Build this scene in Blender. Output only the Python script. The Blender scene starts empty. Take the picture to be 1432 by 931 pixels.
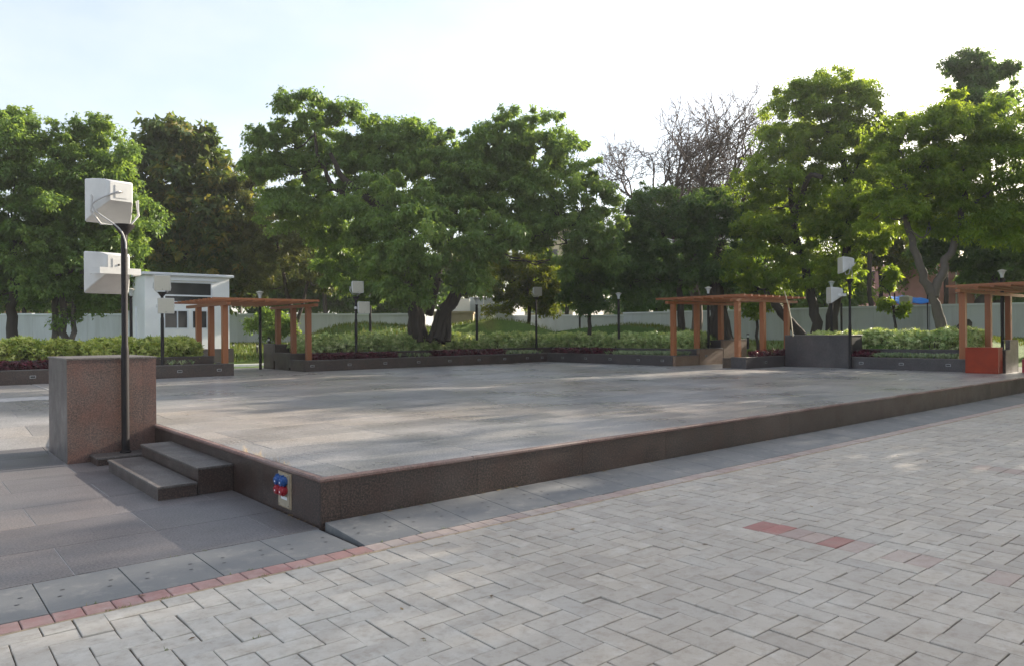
import bpy, math, random
import numpy as np
R_ = math.radians
random.seed(7); rng = np.random.default_rng(11)
C = bpy.context.scene.collection
SC = bpy.context.scene

# ------------------------------------------------------------------ camera
FPX, EYE, PSI = 1028.0, 1.755, R_(49.7)
FW = np.array([math.cos(PSI), math.sin(PSI), 0]); RT = np.array([math.sin(PSI), -math.cos(PSI), 0]); UP = np.array([0, 0, 1.0])
CAM = np.array([-2.984, -6.218, EYE]); ROLL = math.atan2(16, 2085)
cd = bpy.data.cameras.new('camera'); cam = bpy.data.objects.new('camera', cd); C.objects.link(cam)
cd.sensor_width = 36.0; cd.lens = 36.0 * FPX / 1432.0; cd.clip_end = 3000; cd.clip_start = 0.05
cam.location = CAM
from mathutils import Matrix, Vector
_m = Matrix((RT, UP, -FW)).transposed().to_4x4()
cam.matrix_world = Matrix.Translation(Vector(CAM)) @ _m @ Matrix.Rotation(-ROLL, 4, 'Z')
SC.camera = cam

# ------------------------------------------------------------------ light
SUN_EL, SUN_AZ = R_(21.5), R_(-5.0)          # azimuth from +X towards +Y
sv = Vector((math.cos(SUN_EL)*math.cos(SUN_AZ), math.cos(SUN_EL)*math.sin(SUN_AZ), math.sin(SUN_EL)))
w = bpy.data.worlds.new('World'); SC.world = w; w.use_nodes = True
nt = w.node_tree; nt.nodes.clear()
wo = nt.nodes.new('ShaderNodeOutputWorld'); bg = nt.nodes.new('ShaderNodeBackground')
sky = nt.nodes.new('ShaderNodeTexSky'); sky.sky_type = 'NISHITA'; sky.sun_disc = False
sky.sun_elevation = SUN_EL; sky.sun_rotation = math.atan2(sv.x, sv.y)
sky.air_density = 1.0; sky.dust_density = 2.5; sky.ozone_density = 1.0
# thin high cloud: a pale veil mixed over the sky colour
tc = nt.nodes.new('ShaderNodeTexCoord'); mp = nt.nodes.new('ShaderNodeMapping'); mp.inputs['Scale'].default_value = (1.2, 1.2, 3.0)
nz = nt.nodes.new('ShaderNodeTexNoise'); nz.inputs['Scale'].default_value = 1.6; nz.inputs['Detail'].default_value = 6; nz.inputs['Roughness'].default_value = .55
rp = nt.nodes.new('ShaderNodeValToRGB'); rp.color_ramp.elements[0].position = .35; rp.color_ramp.elements[1].position = .75
rp.color_ramp.elements[0].color = (.25,)*3+(1,); rp.color_ramp.elements[1].color = (.70,)*3+(1,)
mx = nt.nodes.new('ShaderNodeMix'); mx.data_type = 'RGBA'; mx.inputs[7].default_value = (4.15, 4.2, 4.3, 1)
nt.links.new(tc.outputs['Generated'], mp.inputs[0]); nt.links.new(mp.outputs[0], nz.inputs[0]); nt.links.new(nz.outputs[0], rp.inputs[0])
nt.links.new(rp.outputs[0], mx.inputs[0]); nt.links.new(sky.outputs[0], mx.inputs[6]); nt.links.new(mx.outputs[2], bg.inputs[0])
bg.inputs[1].default_value = 0.13; nt.links.new(bg.outputs[0], wo.inputs[0])
sl = bpy.data.lights.new('sun', 'SUN'); sl.energy = 5.0; sl.angle = R_(0.5); sl.color = (1, .89, .74)
so = bpy.data.objects.new('sun', sl); C.objects.link(so); so.rotation_euler = (-sv).to_track_quat('-Z', 'Y').to_euler()
SC.view_settings.view_transform = 'Standard'; SC.view_settings.look = 'None'
SC.view_settings.exposure = 1.24; SC.view_settings.gamma = 1.0; SC.view_settings.use_curve_mapping = False

# ------------------------------------------------------------------ helpers
def ray(px, py):
    x = px - 716; y = 465.3 - py
    c, s = math.cos(ROLL), math.sin(ROLL)
    return FW*FPX + RT*(x*c + y*s) + UP*(-x*s + y*c)
def at(px, py, d): return CAM + ray(px, py)*(d/FPX)          # the point seen at that place at distance d
def on(px, py, z): r = ray(px, py); return CAM + r*((z-EYE)/r[2])
def onY(px, Y):                                              # ground X where the sight line of column px meets the line y = Y
    r = ray(px, 465); t = (Y-CAM[1])/r[1]; return CAM[0]+r[0]*t

def empty(name, loc, label=None, cat=None, group=None, kind=None):
    o = bpy.data.objects.new(name, None); o.location = loc; o.empty_display_size = .2; C.objects.link(o)
    return tag(o, label, cat, group, kind)
def tag(o, label=None, cat=None, group=None, kind=None):
    if label: o['label'] = label
    if cat: o['category'] = cat
    if group: o['group'] = group
    if kind: o['kind'] = kind
    return o
def link(name, me, mat=None, parent=None, loc=None):
    o = bpy.data.objects.new(name, me); C.objects.link(o)
    if mat and not me.materials: me.materials.append(mat)
    if loc is not None: o.location = loc
    if parent is not None:
        o.parent = parent
        if loc is not None:
            o.location = Vector(loc) - parent_off(parent)
        else:
            o.location = -parent_off(parent)
    return o
def parent_off(p):
    v = Vector((0, 0, 0))
    while p is not None:
        v += Vector(p.location); p = p.parent
    return v

class G:
    """collects quads / ngons; world coordinates"""
    def __init__(s): s.v = []; s.f = []; s.n = 0; s.a = []
    def add(s, v, f, a=0.0):
        b = s.n; s.v.extend([tuple(map(float, p)) for p in v]); s.n += len(v)
        s.f.extend([tuple(i+b for i in q) for q in f]); s.a.extend([a]*len(f))
        return s
    def box(s, x0, x1, y0, y1, z0, z1, b=0.0, a=0.0):
        if b <= 0:
            v = [(x0,y0,z0),(x1,y0,z0),(x1,y1,z0),(x0,y1,z0),(x0,y0,z1),(x1,y0,z1),(x1,y1,z1),(x0,y1,z1)]
            return s.add(v, [(3,2,1,0),(4,5,6,7),(0,1,5,4),(1,2,6,5),(2,3,7,6),(3,0,4,7)], a)
        v = [(x0,y0,z0),(x1,y0,z0),(x1,y1,z0),(x0,y1,z0),(x0,y0,z1-b),(x1,y0,z1-b),(x1,y1,z1-b),(x0,y1,z1-b),
             (x0+b,y0+b,z1),(x1-b,y0+b,z1),(x1-b,y1-b,z1),(x0+b,y1-b,z1)]
        f = [(3,2,1,0),(0,1,5,4),(1,2,6,5),(2,3,7,6),(3,0,4,7),(4,5,9,8),(5,6,10,9),(6,7,11,10),(7,4,8,11),(8,9,10,11)]
        return s.add(v, f, a)
    def obox(s, c, ax, ay, az, a=0.0):
        """oriented box: centre and three half-axis vectors"""
        c, ax, ay, az = map(np.array, (c, ax, ay, az))
        v = [c-ax-ay-az, c+ax-ay-az, c+ax+ay-az, c-ax+ay-az, c-ax-ay+az, c+ax-ay+az, c+ax+ay+az, c-ax+ay+az]
        return s.add(v, [(3,2,1,0),(4,5,6,7),(0,1,5,4),(1,2,6,5),(2,3,7,6),(3,0,4,7)], a)
    def tube(s, pts, rad, k=8, cap=True, a=0.0):
        v, f = tube_np(np.array(pts, float), np.array(rad, float) if np.ndim(rad) else np.full(len(pts), float(rad)), k)
        b = len(v); f = [tuple(q) for q in f.tolist()]
        if cap: f += [tuple(range(k))[::-1], tuple(range(b-k, b))]
        return s.add(v, f, a)
    def lathe(s, c, prof, k=16, a=0.0):
        v = []; f = []
        for (r, z) in prof:
            for i in range(k):
                t = 2*math.pi*i/k; v.append((c[0]+r*math.cos(t), c[1]+r*math.sin(t), c[2]+z))
        for j in range(len(prof)-1):
            for i in range(k):
                f.append((j*k+i, j*k+(i+1) % k, (j+1)*k+(i+1) % k, (j+1)*k+i))
        f.append(tuple(range(k))[::-1]); f.append(tuple(range((len(prof)-1)*k, len(prof)*k)))
        return s.add(v, f, a)
    def mesh(s, name, smooth=False):
        me = bpy.data.meshes.new(name); me.from_pydata(s.v, [], s.f)
        if any(s.a):
            at_ = me.attributes.new('rnd', 'FLOAT', 'FACE'); at_.data.foreach_set('value', s.a)
        if smooth: me.polygons.foreach_set('use_smooth', [True]*len(me.polygons))
        me.update(); return me
    def build(s, name, mat, parent=None, smooth=False, angle=None):
        me = s.mesh(name, smooth or angle is not None)
        if angle is not None:
            try: me.set_sharp_from_angle(angle=R_(angle))
            except Exception: pass
        return link(name, me, mat, parent)

def tube_np(P, rad, k):
    n = len(P); T = np.gradient(P, axis=0); T /= np.linalg.norm(T, axis=1)[:, None]+1e-9
    ref = np.array([0.3, 0.1, 1.0]) if abs(T[0, 2]) < .9 else np.array([1.0, .2, 0])
    A = np.cross(T, ref); A /= np.linalg.norm(A, axis=1)[:, None]+1e-9; B = np.cross(T, A)
    t = np.arange(k)*2*math.pi/k
    V = P[:, None, :] + rad[:, None, None]*(A[:, None, :]*np.cos(t)[None, :, None] + B[:, None, :]*np.sin(t)[None, :, None])
    i = np.arange(n-1)[:, None]*k; j = np.arange(k)[None, :]; j2 = (j+1) % k
    F = np.stack([i+j, i+j2, i+k+j2, i+k+j], -1).reshape(-1, 4)
    return V.reshape(-1, 3), F

def mesh_np(name, V, F, att=None, smooth=False):
    me = bpy.data.meshes.new(name); V = np.asarray(V, np.float32); F = np.asarray(F, np.int32)
    me.vertices.add(len(V)); me.vertices.foreach_set('co', V.ravel())
    me.loops.add(F.size); me.loops.foreach_set('vertex_index', F.ravel())
    me.polygons.add(len(F)); me.polygons.foreach_set('loop_start', np.arange(0, F.size, F.shape[1], dtype=np.int32))
    me.polygons.foreach_set('use_smooth', np.full(len(F), smooth))
    if att is not None:
        a = me.attributes.new('rnd', 'FLOAT', 'FACE'); a.data.foreach_set('value', np.asarray(att, np.float32))
    me.update(calc_edges=True); return me

# ------------------------------------------------------------------ materials
def new_mat(name):
    m = bpy.data.materials.new(name); m.use_nodes = True; nt = m.node_tree; nt.nodes.clear()
    out = nt.nodes.new('ShaderNodeOutputMaterial'); return m, nt, out
def N(nt, t, **kw):
    n = nt.nodes.new(t)
    for k, v in kw.items():
        if k in n.inputs.keys(): n.inputs[k].default_value = v
        else: setattr(n, k, v)
    return n
def ramp(nt, fac, stops):
    r = nt.nodes.new('ShaderNodeValToRGB'); e = r.color_ramp.elements
    while len(e) > 1: e.remove(e[-1])
    e[0].position = stops[0][0]; e[0].color = (*stops[0][1], 1)
    for p, c in stops[1:]:
        q = e.new(p); q.color = (*c, 1)
    nt.links.new(fac, r.inputs[0]); return r.outputs[0]
def noise(nt, pos, scale, detail=4, rough=.6, stretch=None):
    n = N(nt, 'ShaderNodeTexNoise', Scale=scale, Detail=detail, Roughness=rough)
    if stretch:
        m = nt.nodes.new('ShaderNodeMapping'); m.inputs['Scale'].default_value = stretch; nt.links.new(pos, m.inputs[0]); pos = m.outputs[0]
    nt.links.new(pos, n.inputs['Vector']); return n.outputs['Fac']
def mix(nt, fac, a, b, mode='MIX'):
    m = nt.nodes.new('ShaderNodeMix'); m.data_type = 'RGBA'; m.blend_type = mode
    for sock, v in ((0, fac), (6, a), (7, b)):
        if hasattr(v, 'is_linked') or hasattr(v, 'links'): nt.links.new(v, m.inputs[sock])
        elif sock == 0: m.inputs[0].default_value = v
        else: m.inputs[sock].default_value = (*v, 1)
    return m.outputs[2]
def math_(nt, op, a, b=0.0, clamp=False):
    m = nt.nodes.new('ShaderNodeMath'); m.operation = op; m.use_clamp = clamp
    for i, v in enumerate((a, b)):
        if hasattr(v, 'links'): nt.links.new(v, m.inputs[i])
        else: m.inputs[i].default_value = v
    return m.outputs[0]
def rnd(nt):
    """random value of the piece: object random plus stored face value"""
    o = nt.nodes.new('ShaderNodeObjectInfo'); a = nt.nodes.new('ShaderNodeAttribute'); a.attribute_name = 'rnd'
    return math_(nt, 'FRACT', math_(nt, 'ADD', o.outputs['Random'], a.outputs['Fac']))
def finish(nt, out, col, rough=.6, bump=None, bstr=.3, bdist=.01, metal=0.0, spec=.5, extra=None):
    p = N(nt, 'ShaderNodeBsdfPrincipled', Metallic=metal); p.inputs['Specular IOR Level'].default_value = spec
    if hasattr(col, 'links'): nt.links.new(col, p.inputs['Base Color'])
    else: p.inputs['Base Color'].default_value = (*col, 1)
    if hasattr(rough, 'links'): nt.links.new(rough, p.inputs['Roughness'])
    else: p.inputs['Roughness'].default_value = rough
    if bump is not None:
        b = N(nt, 'ShaderNodeBump', Strength=bstr, Distance=bdist); nt.links.new(bump, b.inputs['Height']); nt.links.new(b.outputs[0], p.inputs['Normal'])
    nt.links.new(p.outputs[0], out.inputs[0]); return p
def pos(nt): return nt.nodes.new('ShaderNodeNewGeometry').outputs['Position']

def granite(name, base, light, dark, red, rough=.25, big=.8, streak=True, dust=.35, spec=.5):
    m, nt, out = new_mat(name); p = pos(nt)
    f1 = noise(nt, p, 52, 5, .85); f2 = noise(nt, p, 3.0*big, 5, .6); f3 = noise(nt, p, 110, 2, .6)
    c = ramp(nt, f1, [(.42, dark), (.5, base), (.58, light)])
    c = mix(nt, ramp(nt, f2, [(.42, (0, 0, 0)), (.62, (1, 1, 1))]), c, mix(nt, .38, c, red))
    r = rnd(nt); c = mix(nt, 1.0, c, ramp(nt, r, [(0, (.82, .82, .83)), (.5, (.98, .97, .96)), (1, (1.13, 1.11, 1.08))]), 'MULTIPLY')
    if dust:
        d = noise(nt, p, 1.1, 6, .65, (1, 1, 1)); c = mix(nt, math_(nt, 'MULTIPLY', ramp(nt, d, [(.45, (0, 0, 0)), (.72, (1, 1, 1))]), dust), c, (.42, .38, .34))
    ro = ramp(nt, noise(nt, p, 2.3, 5, .6), [(.3, (rough,)*3), (.75, (min(1, rough+.25),)*3)])
    finish(nt, out, c, ro, f3, .12, .002, spec=spec); return m

M = {}
M['granite_red'] = granite('granite_red', (.078, .050, .042), (.15, .092, .075), (.028, .022, .022), (.14, .056, .040), .3, 1.2, dust=.07)
M['granite_dark'] = granite('granite_dark', (.024, .017, .015), (.095, .062, .050), (.005, .004, .004), (.048, .022, .016), .30, 1.0, dust=.05)
M['granite_tan_sunlit'] = granite('granite_tan_sunlit', (.17, .105, .065), (.27, .18, .12), (.07, .045, .03), (.19, .10, .06), .4, 1.0, dust=.15)  # tan granite for the planter ends, sunlight on them put into the colour
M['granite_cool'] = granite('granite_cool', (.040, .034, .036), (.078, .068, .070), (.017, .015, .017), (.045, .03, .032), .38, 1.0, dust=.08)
M['granite_step'] = granite('granite_step', (.068, .060, .056), (.135, .122, .115), (.03, .027, .027), (.07, .055, .05), .45, 1.0, dust=.2)
M['coping'] = granite('coping_stone', (.125, .072, .062), (.20, .12, .105), (.06, .038, .034), (.15, .075, .062), .5, 1.0, dust=.3)

def tile_mat(name, cool, warm, dustc, rough):
    m, nt, out = new_mat(name); p = pos(nt)
    f1 = noise(nt, p, 55, 4, .8)
    big = noise(nt, p, .22, 2, .4); r = rnd(nt)
    c = mix(nt, ramp(nt, big, [(.40, (0, 0, 0)), (.60, (1, 1, 1))]), cool, warm)
    c = mix(nt, 1.0, c, ramp(nt, r, [(0, (.80, .80, .82)), (.4, (.95, .94, .94)), (.75, (1.05, 1.02, 1.0)), (1, (1.22, 1.17, 1.12))]), 'MULTIPLY')
    c = mix(nt, 1.0, c, ramp(nt, f1, [(.40, (.45, .45, .47)), (.5, (1, 1, 1)), (.60, (1.6, 1.56, 1.52))]), 'MULTIPLY')
    d1 = noise(nt, p, .8, 6, .6, (1.0, 1.6, 1)); d2 = noise(nt, p, 4.5, 6, .7)
    dm = math_(nt, 'MULTIPLY', ramp(nt, d1, [(.40, (0, 0, 0)), (.78, (1, 1, 1))]), ramp(nt, d2, [(.3, (.35,)*3), (.7, (1,)*3)]))
    c = mix(nt, math_(nt, 'MULTIPLY', dm, .45), c, dustc)
    ro = ramp(nt, noise(nt, p, .7, 4, .55), [(.32, (rough,)*3), (.7, (rough+.22,)*3)])
    finish(nt, out, c, ro, None, spec=.6); return m
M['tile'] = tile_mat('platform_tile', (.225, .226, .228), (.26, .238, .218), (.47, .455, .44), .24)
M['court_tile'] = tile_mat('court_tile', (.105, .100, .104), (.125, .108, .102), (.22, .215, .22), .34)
def slab_mat():
    m, nt, out = new_mat('grey_slate'); p = pos(nt); r = rnd(nt)
    c = mix(nt, noise(nt, p, 2.2, 8, .7), (.112, .118, .124), (.18, .183, .182))
    c = mix(nt, 1.0, c, ramp(nt, r, [(0, (.82, .84, .86)), (1, (1.12, 1.1, 1.08))]), 'MULTIPLY')
    c = mix(nt, math_(nt, 'MULTIPLY', ramp(nt, noise(nt, p, 5, 7, .75), [(.52, (0,)*3), (.72, (1,)*3)]), .4), c, (.34, .32, .29))
    finish(nt, out, c, .72, noise(nt, p, 22, 8, .7), .35, .006); return m
M['slate'] = slab_mat()
def paver_mat(name, a, b, white, wamt, dirt=(.16, .12, .085)):
    m, nt, out = new_mat(name); p = pos(nt); r = rnd(nt)
    r2 = math_(nt, 'FRACT', math_(nt, 'MULTIPLY', r, 7.31))
    c = mix(nt, r, a, b)
    c = mix(nt, 1.0, c, ramp(nt, r2, [(0, (.88, .88, .89)), (.25, (.96, .96, .96)), (.8, (1.02, 1.01, 1.0)), (1, (1.10, 1.09, 1.07))]), 'MULTIPLY')
    wz = math_(nt, 'MULTIPLY', ramp(nt, noise(nt, p, 5.5, 5, .65), [(.50, (0,)*3), (.75, (1,)*3)]), ramp(nt, r2, [(.1, (0,)*3), (.9, (1,)*3)]))
    c = mix(nt, math_(nt, 'MULTIPLY', wz, wamt), c, white)
    vd = nt.nodes.new('ShaderNodeVectorMath'); vd.operation = 'DISTANCE'; nt.links.new(p, vd.inputs[0]); vd.inputs[1].default_value = (-1.5, -2.1, 0)
    lime = math_(nt, 'MULTIPLY', ramp(nt, math_(nt, 'DIVIDE', vd.outputs['Value'], 3.0), [(.25, (1,)*3), (.75, (0,)*3)]), ramp(nt, noise(nt, p, 6, 5, .7), [(.35, (.25,)*3), (.62, (1,)*3)]))
    c = mix(nt, math_(nt, 'MULTIPLY', lime, .55*wamt), c, (.56, .57, .54))
    # pale lime bloom towards one end of the paving and large worn patches
    c = mix(nt, math_(nt, 'MULTIPLY', ramp(nt, noise(nt, p, .7, 5, .6), [(.45, (0,)*3), (.7, (1,)*3)]), .35), c, white)
    c = mix(nt, math_(nt, 'MULTIPLY', ramp(nt, noise(nt, p, 9, 7, .75), [(.48, (0,)*3), (.72, (1,)*3)]), .5), c, dirt)
    c = mix(nt, math_(nt, 'MULTIPLY', ramp(nt, noise(nt, p, 130, 2, .6), [(.66, (0,)*3), (.72, (1,)*3)]), .5), c, (.10, .09, .08))
    finish(nt, out, c, ramp(nt, noise(nt, p, 3, 4), [(.3, (.55,)*3), (.7, (.8,)*3)]), noise(nt, p, 70, 6, .75), .35, .004); return m
M['paver'] = paver_mat('paver', (.358, .325, .282), (.39, .348, .295), (.52, .50, .46), .75)
M['paver_red'] = paver_mat('paver_red', (.28, .10, .09), (.31, .145, .125), (.40, .32, .28), .75)
M['paver_pink'] = paver_mat('paver_pink', (.34, .25, .222), (.35, .285, .25), (.43, .39, .35), .5)

def simple(name, col, rough=.5, metal=0.0, nscale=8, namt=.15, bump=0.0, spec=.5):
    m, nt, out = new_mat(name); p = pos(nt); f = noise(nt, p, nscale, 6, .65)
    c = mix(nt, 1.0, col, ramp(nt, f, [(.3, (1-namt,)*3), (.7, (1+namt,)*3)]), 'MULTIPLY')
    finish(nt, out, c, rough, noise(nt, p, nscale*6, 4) if bump else None, bump, .01, metal, spec); return m
M['soil'] = simple('soil', (.075, .052, .036), .95, 0, 6, .4, .6)
M['sand'] = simple('joint_sand', (.075, .058, .042), .95, 0, 9, .35, .5)
M['joint'] = simple('joint_grout', (.34, .33, .32), .9, 0, 8, .25)
M['darkjoint'] = simple('dark_joint', (.028, .025, .023), .95, 0, 8, .3)
M['mortar'] = simple('mortar_strip', (.30, .235, .16), .95, 0, 14, .35, .5)
M['black_metal'] = simple('black_metal', (.010, .008, .009), .6, .0, 4, .35, .15, .3)
M['white_plastic'] = simple('white_plastic', (.56, .56, .54), .45, 0, 2.2, .12)
M['grey_plastic'] = simple('grey_plastic', (.42, .42, .42), .45, 0, 3, .07)
M['grille'] = simple('grille_beige', (.46, .44, .36), .7, 0, 30, .08)
M['yoke'] = simple('yoke_metal', (.50, .50, .49), .5, 0, 6, .12)
M['white_paint'] = simple('white_paint', (.84, .84, .83), .6, 0, 1.2, .06)
M['frame_white'] = simple('frame_white', (.74, .76, .79), .45, 0, 2, .05)
M['kerb_white'] = simple('kerb_white', (.62, .64, .66), .7, 0, 4, .14)
M['roof_white'] = simple('roof_white', (.66, .68, .70), .5, 0, 2, .08)
M['red_paint'] = simple('red_paint', (.25, .026, .004), .55, 0, 2.5, .25, 0, .3)
M['blue_plug'] = simple('blue_plug', (.014, .075, .26), .5, 0, 9, .06)
M['red_plug'] = simple('red_plug', (.32, .014, .026), .5, 0, 9, .06)
M['plate'] = simple('plate_beige', (.36, .31, .23), .55, 0, 14, .18)
M['light_fitting'] = simple('light_fitting', (.34, .34, .34), .45, .2, 10, .1)
M['light_dark'] = simple('light_recess', (.02, .02, .02), .5)
M['tarp'] = simple('blue_tarp', (.015, .21, .72), .5, 0, 4, .12)
M['tank'] = simple('beige_tank', (.40, .38, .31), .6, 0, 3, .1)
M['pink_wall'] = simple('pink_render', (.42, .20, .19), .85, 0, .8, .15)
M['pale_wall'] = simple('pale_render', (.55, .53, .50), .85, 0, .6, .14)
M['grey_wall'] = simple('grey_render', (.50, .53, .56), .8, 0, .9, .12)
M['beige_wall'] = simple('beige_render', (.46, .37, .24), .85, 0, 1.2, .18)
M['orange_clad'] = simple('orange_cladding', (.50, .30, .20), .8, 0, .8, .12)
M['dark_opening'] = simple('dark_opening', (.03, .032, .035), .4)
def glass_mat():
    m, nt, out = new_mat('dark_glass'); p = pos(nt)
    finish(nt, out, ramp(nt, noise(nt, p, 1.5, 4), [(.3, (.02, .022, .026)), (.7, (.045, .048, .052))]), .08, spec=.6); return m
M['glass'] = glass_mat()
def lampglass():
    m, nt, out = new_mat('lamp_glass'); finish(nt, out, (.55, .57, .56), .15, spec=.6); return m
M['lamp_glass'] = lampglass()
def boundary():
    m, nt, out = new_mat('boundary_paint'); p = pos(nt)
    st = noise(nt, p, 1.3, 6, .7, (1, 1, .12)); b = noise(nt, p, .35, 4)
    c = mix(nt, b, (.50, .52, .53), (.62, .63, .64))
    c = mix(nt, math_(nt, 'MULTIPLY', ramp(nt, st, [(.48, (0,)*3), (.75, (1,)*3)]), .45), c, (.24, .24, .21))
    finish(nt, out, c, .85, noise(nt, p, 20, 4), .2, .01); return m
M['boundary'] = boundary()
def wood():
    m, nt, out = new_mat('pergola_wood'); p = pos(nt); r = rnd(nt)
    g = noise(nt, p, 9, 6, .7, (1, 1, .12))
    c = mix(nt, g, (.175, .052, .013), (.34, .115, .034))
    c = mix(nt, 1.0, c, ramp(nt, r, [(0, (.8,)*3), (1, (1.15,)*3)]), 'MULTIPLY')
    finish(nt, out, c, .5, g, .3, .004); return m
M['wood'] = wood()
def lawn():
    m, nt, out = new_mat('lawn_grass'); p = pos(nt)
    a = noise(nt, p, .22, 5, .6); b = noise(nt, p, 14, 5, .8)
    c = ramp(nt, a, [(.44, (.07, .14, .015)), (.56, (.10, .17, .02)), (.66, (.14, .155, .03)), (.76, (.17, .12, .045))])
    c = mix(nt, 1.0, c, ramp(nt, b, [(.3, (.55,)*3), (.7, (1.4,)*3)]), 'MULTIPLY')
    finish(nt, out, c, .9, b, .9, .05); return m
M['lawn'] = lawn()
def bark(name, a, b):
    m, nt, out = new_mat(name); p = pos(nt); g = noise(nt, p, 5, 7, .75, (1, 1, .25))
    c = mix(nt, g, a, b); finish(nt, out, c, .9, g, .9, .04); return m
M['bark'] = bark('bark_dark', (.018, .014, .012), (.07, .055, .042))
M['bark_grey'] = bark('bark_grey', (.06, .05, .045), (.17, .145, .12))
M['bark_bare'] = bark('bark_bare', (.07, .048, .038), (.17, .125, .10))

def leaf(name, c1, c2, c3, trans=.45, tcol=1.6, rough=.45):
    m, nt, out = new_mat(name); a = nt.nodes.new('ShaderNodeAttribute'); a.attribute_name = 'rnd'
    c = ramp(nt, a.outputs['Fac'], [(0, c1), (.5, c2), (1, c3)])
    d = N(nt, 'ShaderNodeBsdfPrincipled', Roughness=rough); d.inputs['Specular IOR Level'].default_value = .35
    t = nt.nodes.new('ShaderNodeBsdfTranslucent'); mx = nt.nodes.new('ShaderNodeMixShader'); mx.inputs[0].default_value = trans
    nt.links.new(c, d.inputs['Base Color'])
    nt.links.new(mix(nt, 1.0, c, (tcol*1.15, tcol*1.05, tcol*.45), 'MULTIPLY'), t.inputs[0])
    nt.links.new(d.outputs[0], mx.inputs[1]); nt.links.new(t.outputs[0], mx.inputs[2]); nt.links.new(mx.outputs[0], out.inputs[0]); return m
M['leaf_dark'] = leaf('leaf_dark', (.058, .108, .036), (.088, .160, .050), (.135, .215, .068), .48)
M['leaf_mid'] = leaf('leaf_mid', (.090, .155, .048), (.145, .235, .068), (.24, .33, .095), .5)
M['leaf_bright'] = leaf('leaf_bright', (.105, .175, .030), (.175, .255, .042), (.27, .33, .06), .6, 1.75)
M['leaf_yellow'] = leaf('leaf_yellow', (.07, .12, .012), (.12, .16, .015), (.20, .20, .02), .55)
M['leaf_teak'] = leaf('leaf_teak', (.055, .098, .038), (.105, .155, .055), (.34, .26, .07), .5, 1.4)
M['leaf_grey'] = leaf('leaf_grey', (.062, .085, .036), (.095, .115, .045), (.14, .145, .05), .42)
M['hedge'] = leaf('hedge_leaf', (.22, .33, .11), (.48, .58, .24), (.74, .76, .46), .3, 1.1)
M['hedge_yellow'] = leaf('hedge_leaf_yellow', (.20, .28, .05), (.45, .52, .12), (.70, .70, .28), .3, 1.1)
M['purple'] = leaf('purple_leaf', (.03, .010, .014), (.085, .014, .028), (.20, .03, .06), .3, 1.2)
M['spider'] = leaf('striped_leaf', (.10, .16, .07), (.22, .29, .15), (.42, .46, .30), .3, 1.1)
M['dry'] = leaf('dry_leaf', (.10, .06, .03), (.2, .13, .06), (.3, .22, .12), .2, 1.0)
M['grass_blade'] = leaf('grass_blade', (.07, .12, .014), (.10, .15, .02), (.16, .16, .04), .35, 1.2)

PZ = 0.45      # top of the platform
# ------------------------------------------------------------------ ground
def terrain(x, y):
    """garden level behind the planters: low near the two passages, mounds further back"""
    z = 1.25
    def g(cx, cy, s, h, sy=None):
        sy = sy or s
        return h*math.exp(-((x-cx)/s)**2-((y-cy)/sy)**2)
    c1 = at(500, 455, 36); c2 = at(705, 450, 36); c3 = at(905, 455, 36); c4 = at(1290, 460, 32)
    z += g(c1[0], c1[1], 3.2, .95) + g(c2[0], c2[1], 4.2, 1.15) + g(c3[0], c3[1], 3.4, .75) + g(c4[0], c4[1], 3.5, .25)
    # hollows where the passages lead out
    h1 = math.exp(-(max(0, abs(x-7.5-(y-22)*.25)-2.2)/1.2)**2)*max(0, min(1, (33-y)/10))
    h2 = math.exp(-(max(0, abs(y-10-(x-25)*.1)-2.0)/1.2)**2)*max(0, min(1, (34-x)/9))
    h3 = math.exp(-(max(0, abs(y-.0)-2.6)/1.2)**2)*max(0, min(1, (36-x)/9))
    h = max(h1, h2, h3)
    return z*(1-h) + .43*h
g = G(); n = 150
vs = []; xs = np.linspace(-30, 80, n); ys = np.linspace(-40, 90, n)
for yy in ys:
    for xx in xs:
        out_ = (xx > 23.2) or (yy > 21.2)
        t = 1.0 if out_ else 0.0
        vs.append((xx, yy, terrain(xx, yy) if out_ else -.25))
g.add(vs, [(j*n+i, j*n+i+1, (j+1)*n+i+1, (j+1)*n+i) for j in range(n-1) for i in range(n-1)])
tag(g.build('lawn', M['lawn'], smooth=True), kind='structure')
g = G(); g.box(-900, 1200, -900, 1200, -1.2, -.3); tag(g.build('ground', M['soil']), kind='structure')

# ------------------------------------------------------------------ brick paving in front
PW = .1715; pj = .0035
pav = G(); pav.box(-30, 40, -30, -.95, -.25, -.012); pave = tag(pav.build('paving', M['sand']), kind='structure')
meH = G().box(-PW+pj, PW-pj, -PW/2+pj, PW/2-pj, -.05, 0, .0035).mesh('paver'); meH.materials.append(M['paver'])
meV = G().box(-PW/2+pj, PW/2-pj, -PW+pj, PW-pj, -.05, 0, .0035).mesh('paver'); meV.materials.append(M['paver'])
meS = G().box(-PW/2+pj, PW/2-pj, -PW/2+pj, PW/2-pj, -.05, 0, .0035).mesh('paver'); meS.materials.append(M['paver'])
meHr = meH.copy(); meHr.materials.clear(); meHr.materials.append(M['paver_red'])
meHp = meH.copy(); meHp.materials.clear(); meHp.materials.append(M['paver_pink'])
X0, Y0 = 1.30, -.970-15*.1715                      # left edge / top edge of a reference brick (cell units of PW)
cells = {}                                # (i,j) -> claimed by special courses
special = []
def band(i0, j0, j1, kind):
    for j in range(j1, j0+1):
        if j < 1 and kind == 'pink' and random.random() < .3: continue
        special.append((i0, j, kind)); cells[(i0, j)] = 1; cells[(i0+1, j)] = 1
band(9, 6, 5, 'red'); band(9, 4, 3, 'pink'); band(9, 2, 2, 'red'); band(9, 1, 1, 'pink'); band(9, 0, -14, 'pink')         # faded red course running back from the foreground
band(36, 4, 1, 'pink')
items = []
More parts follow.
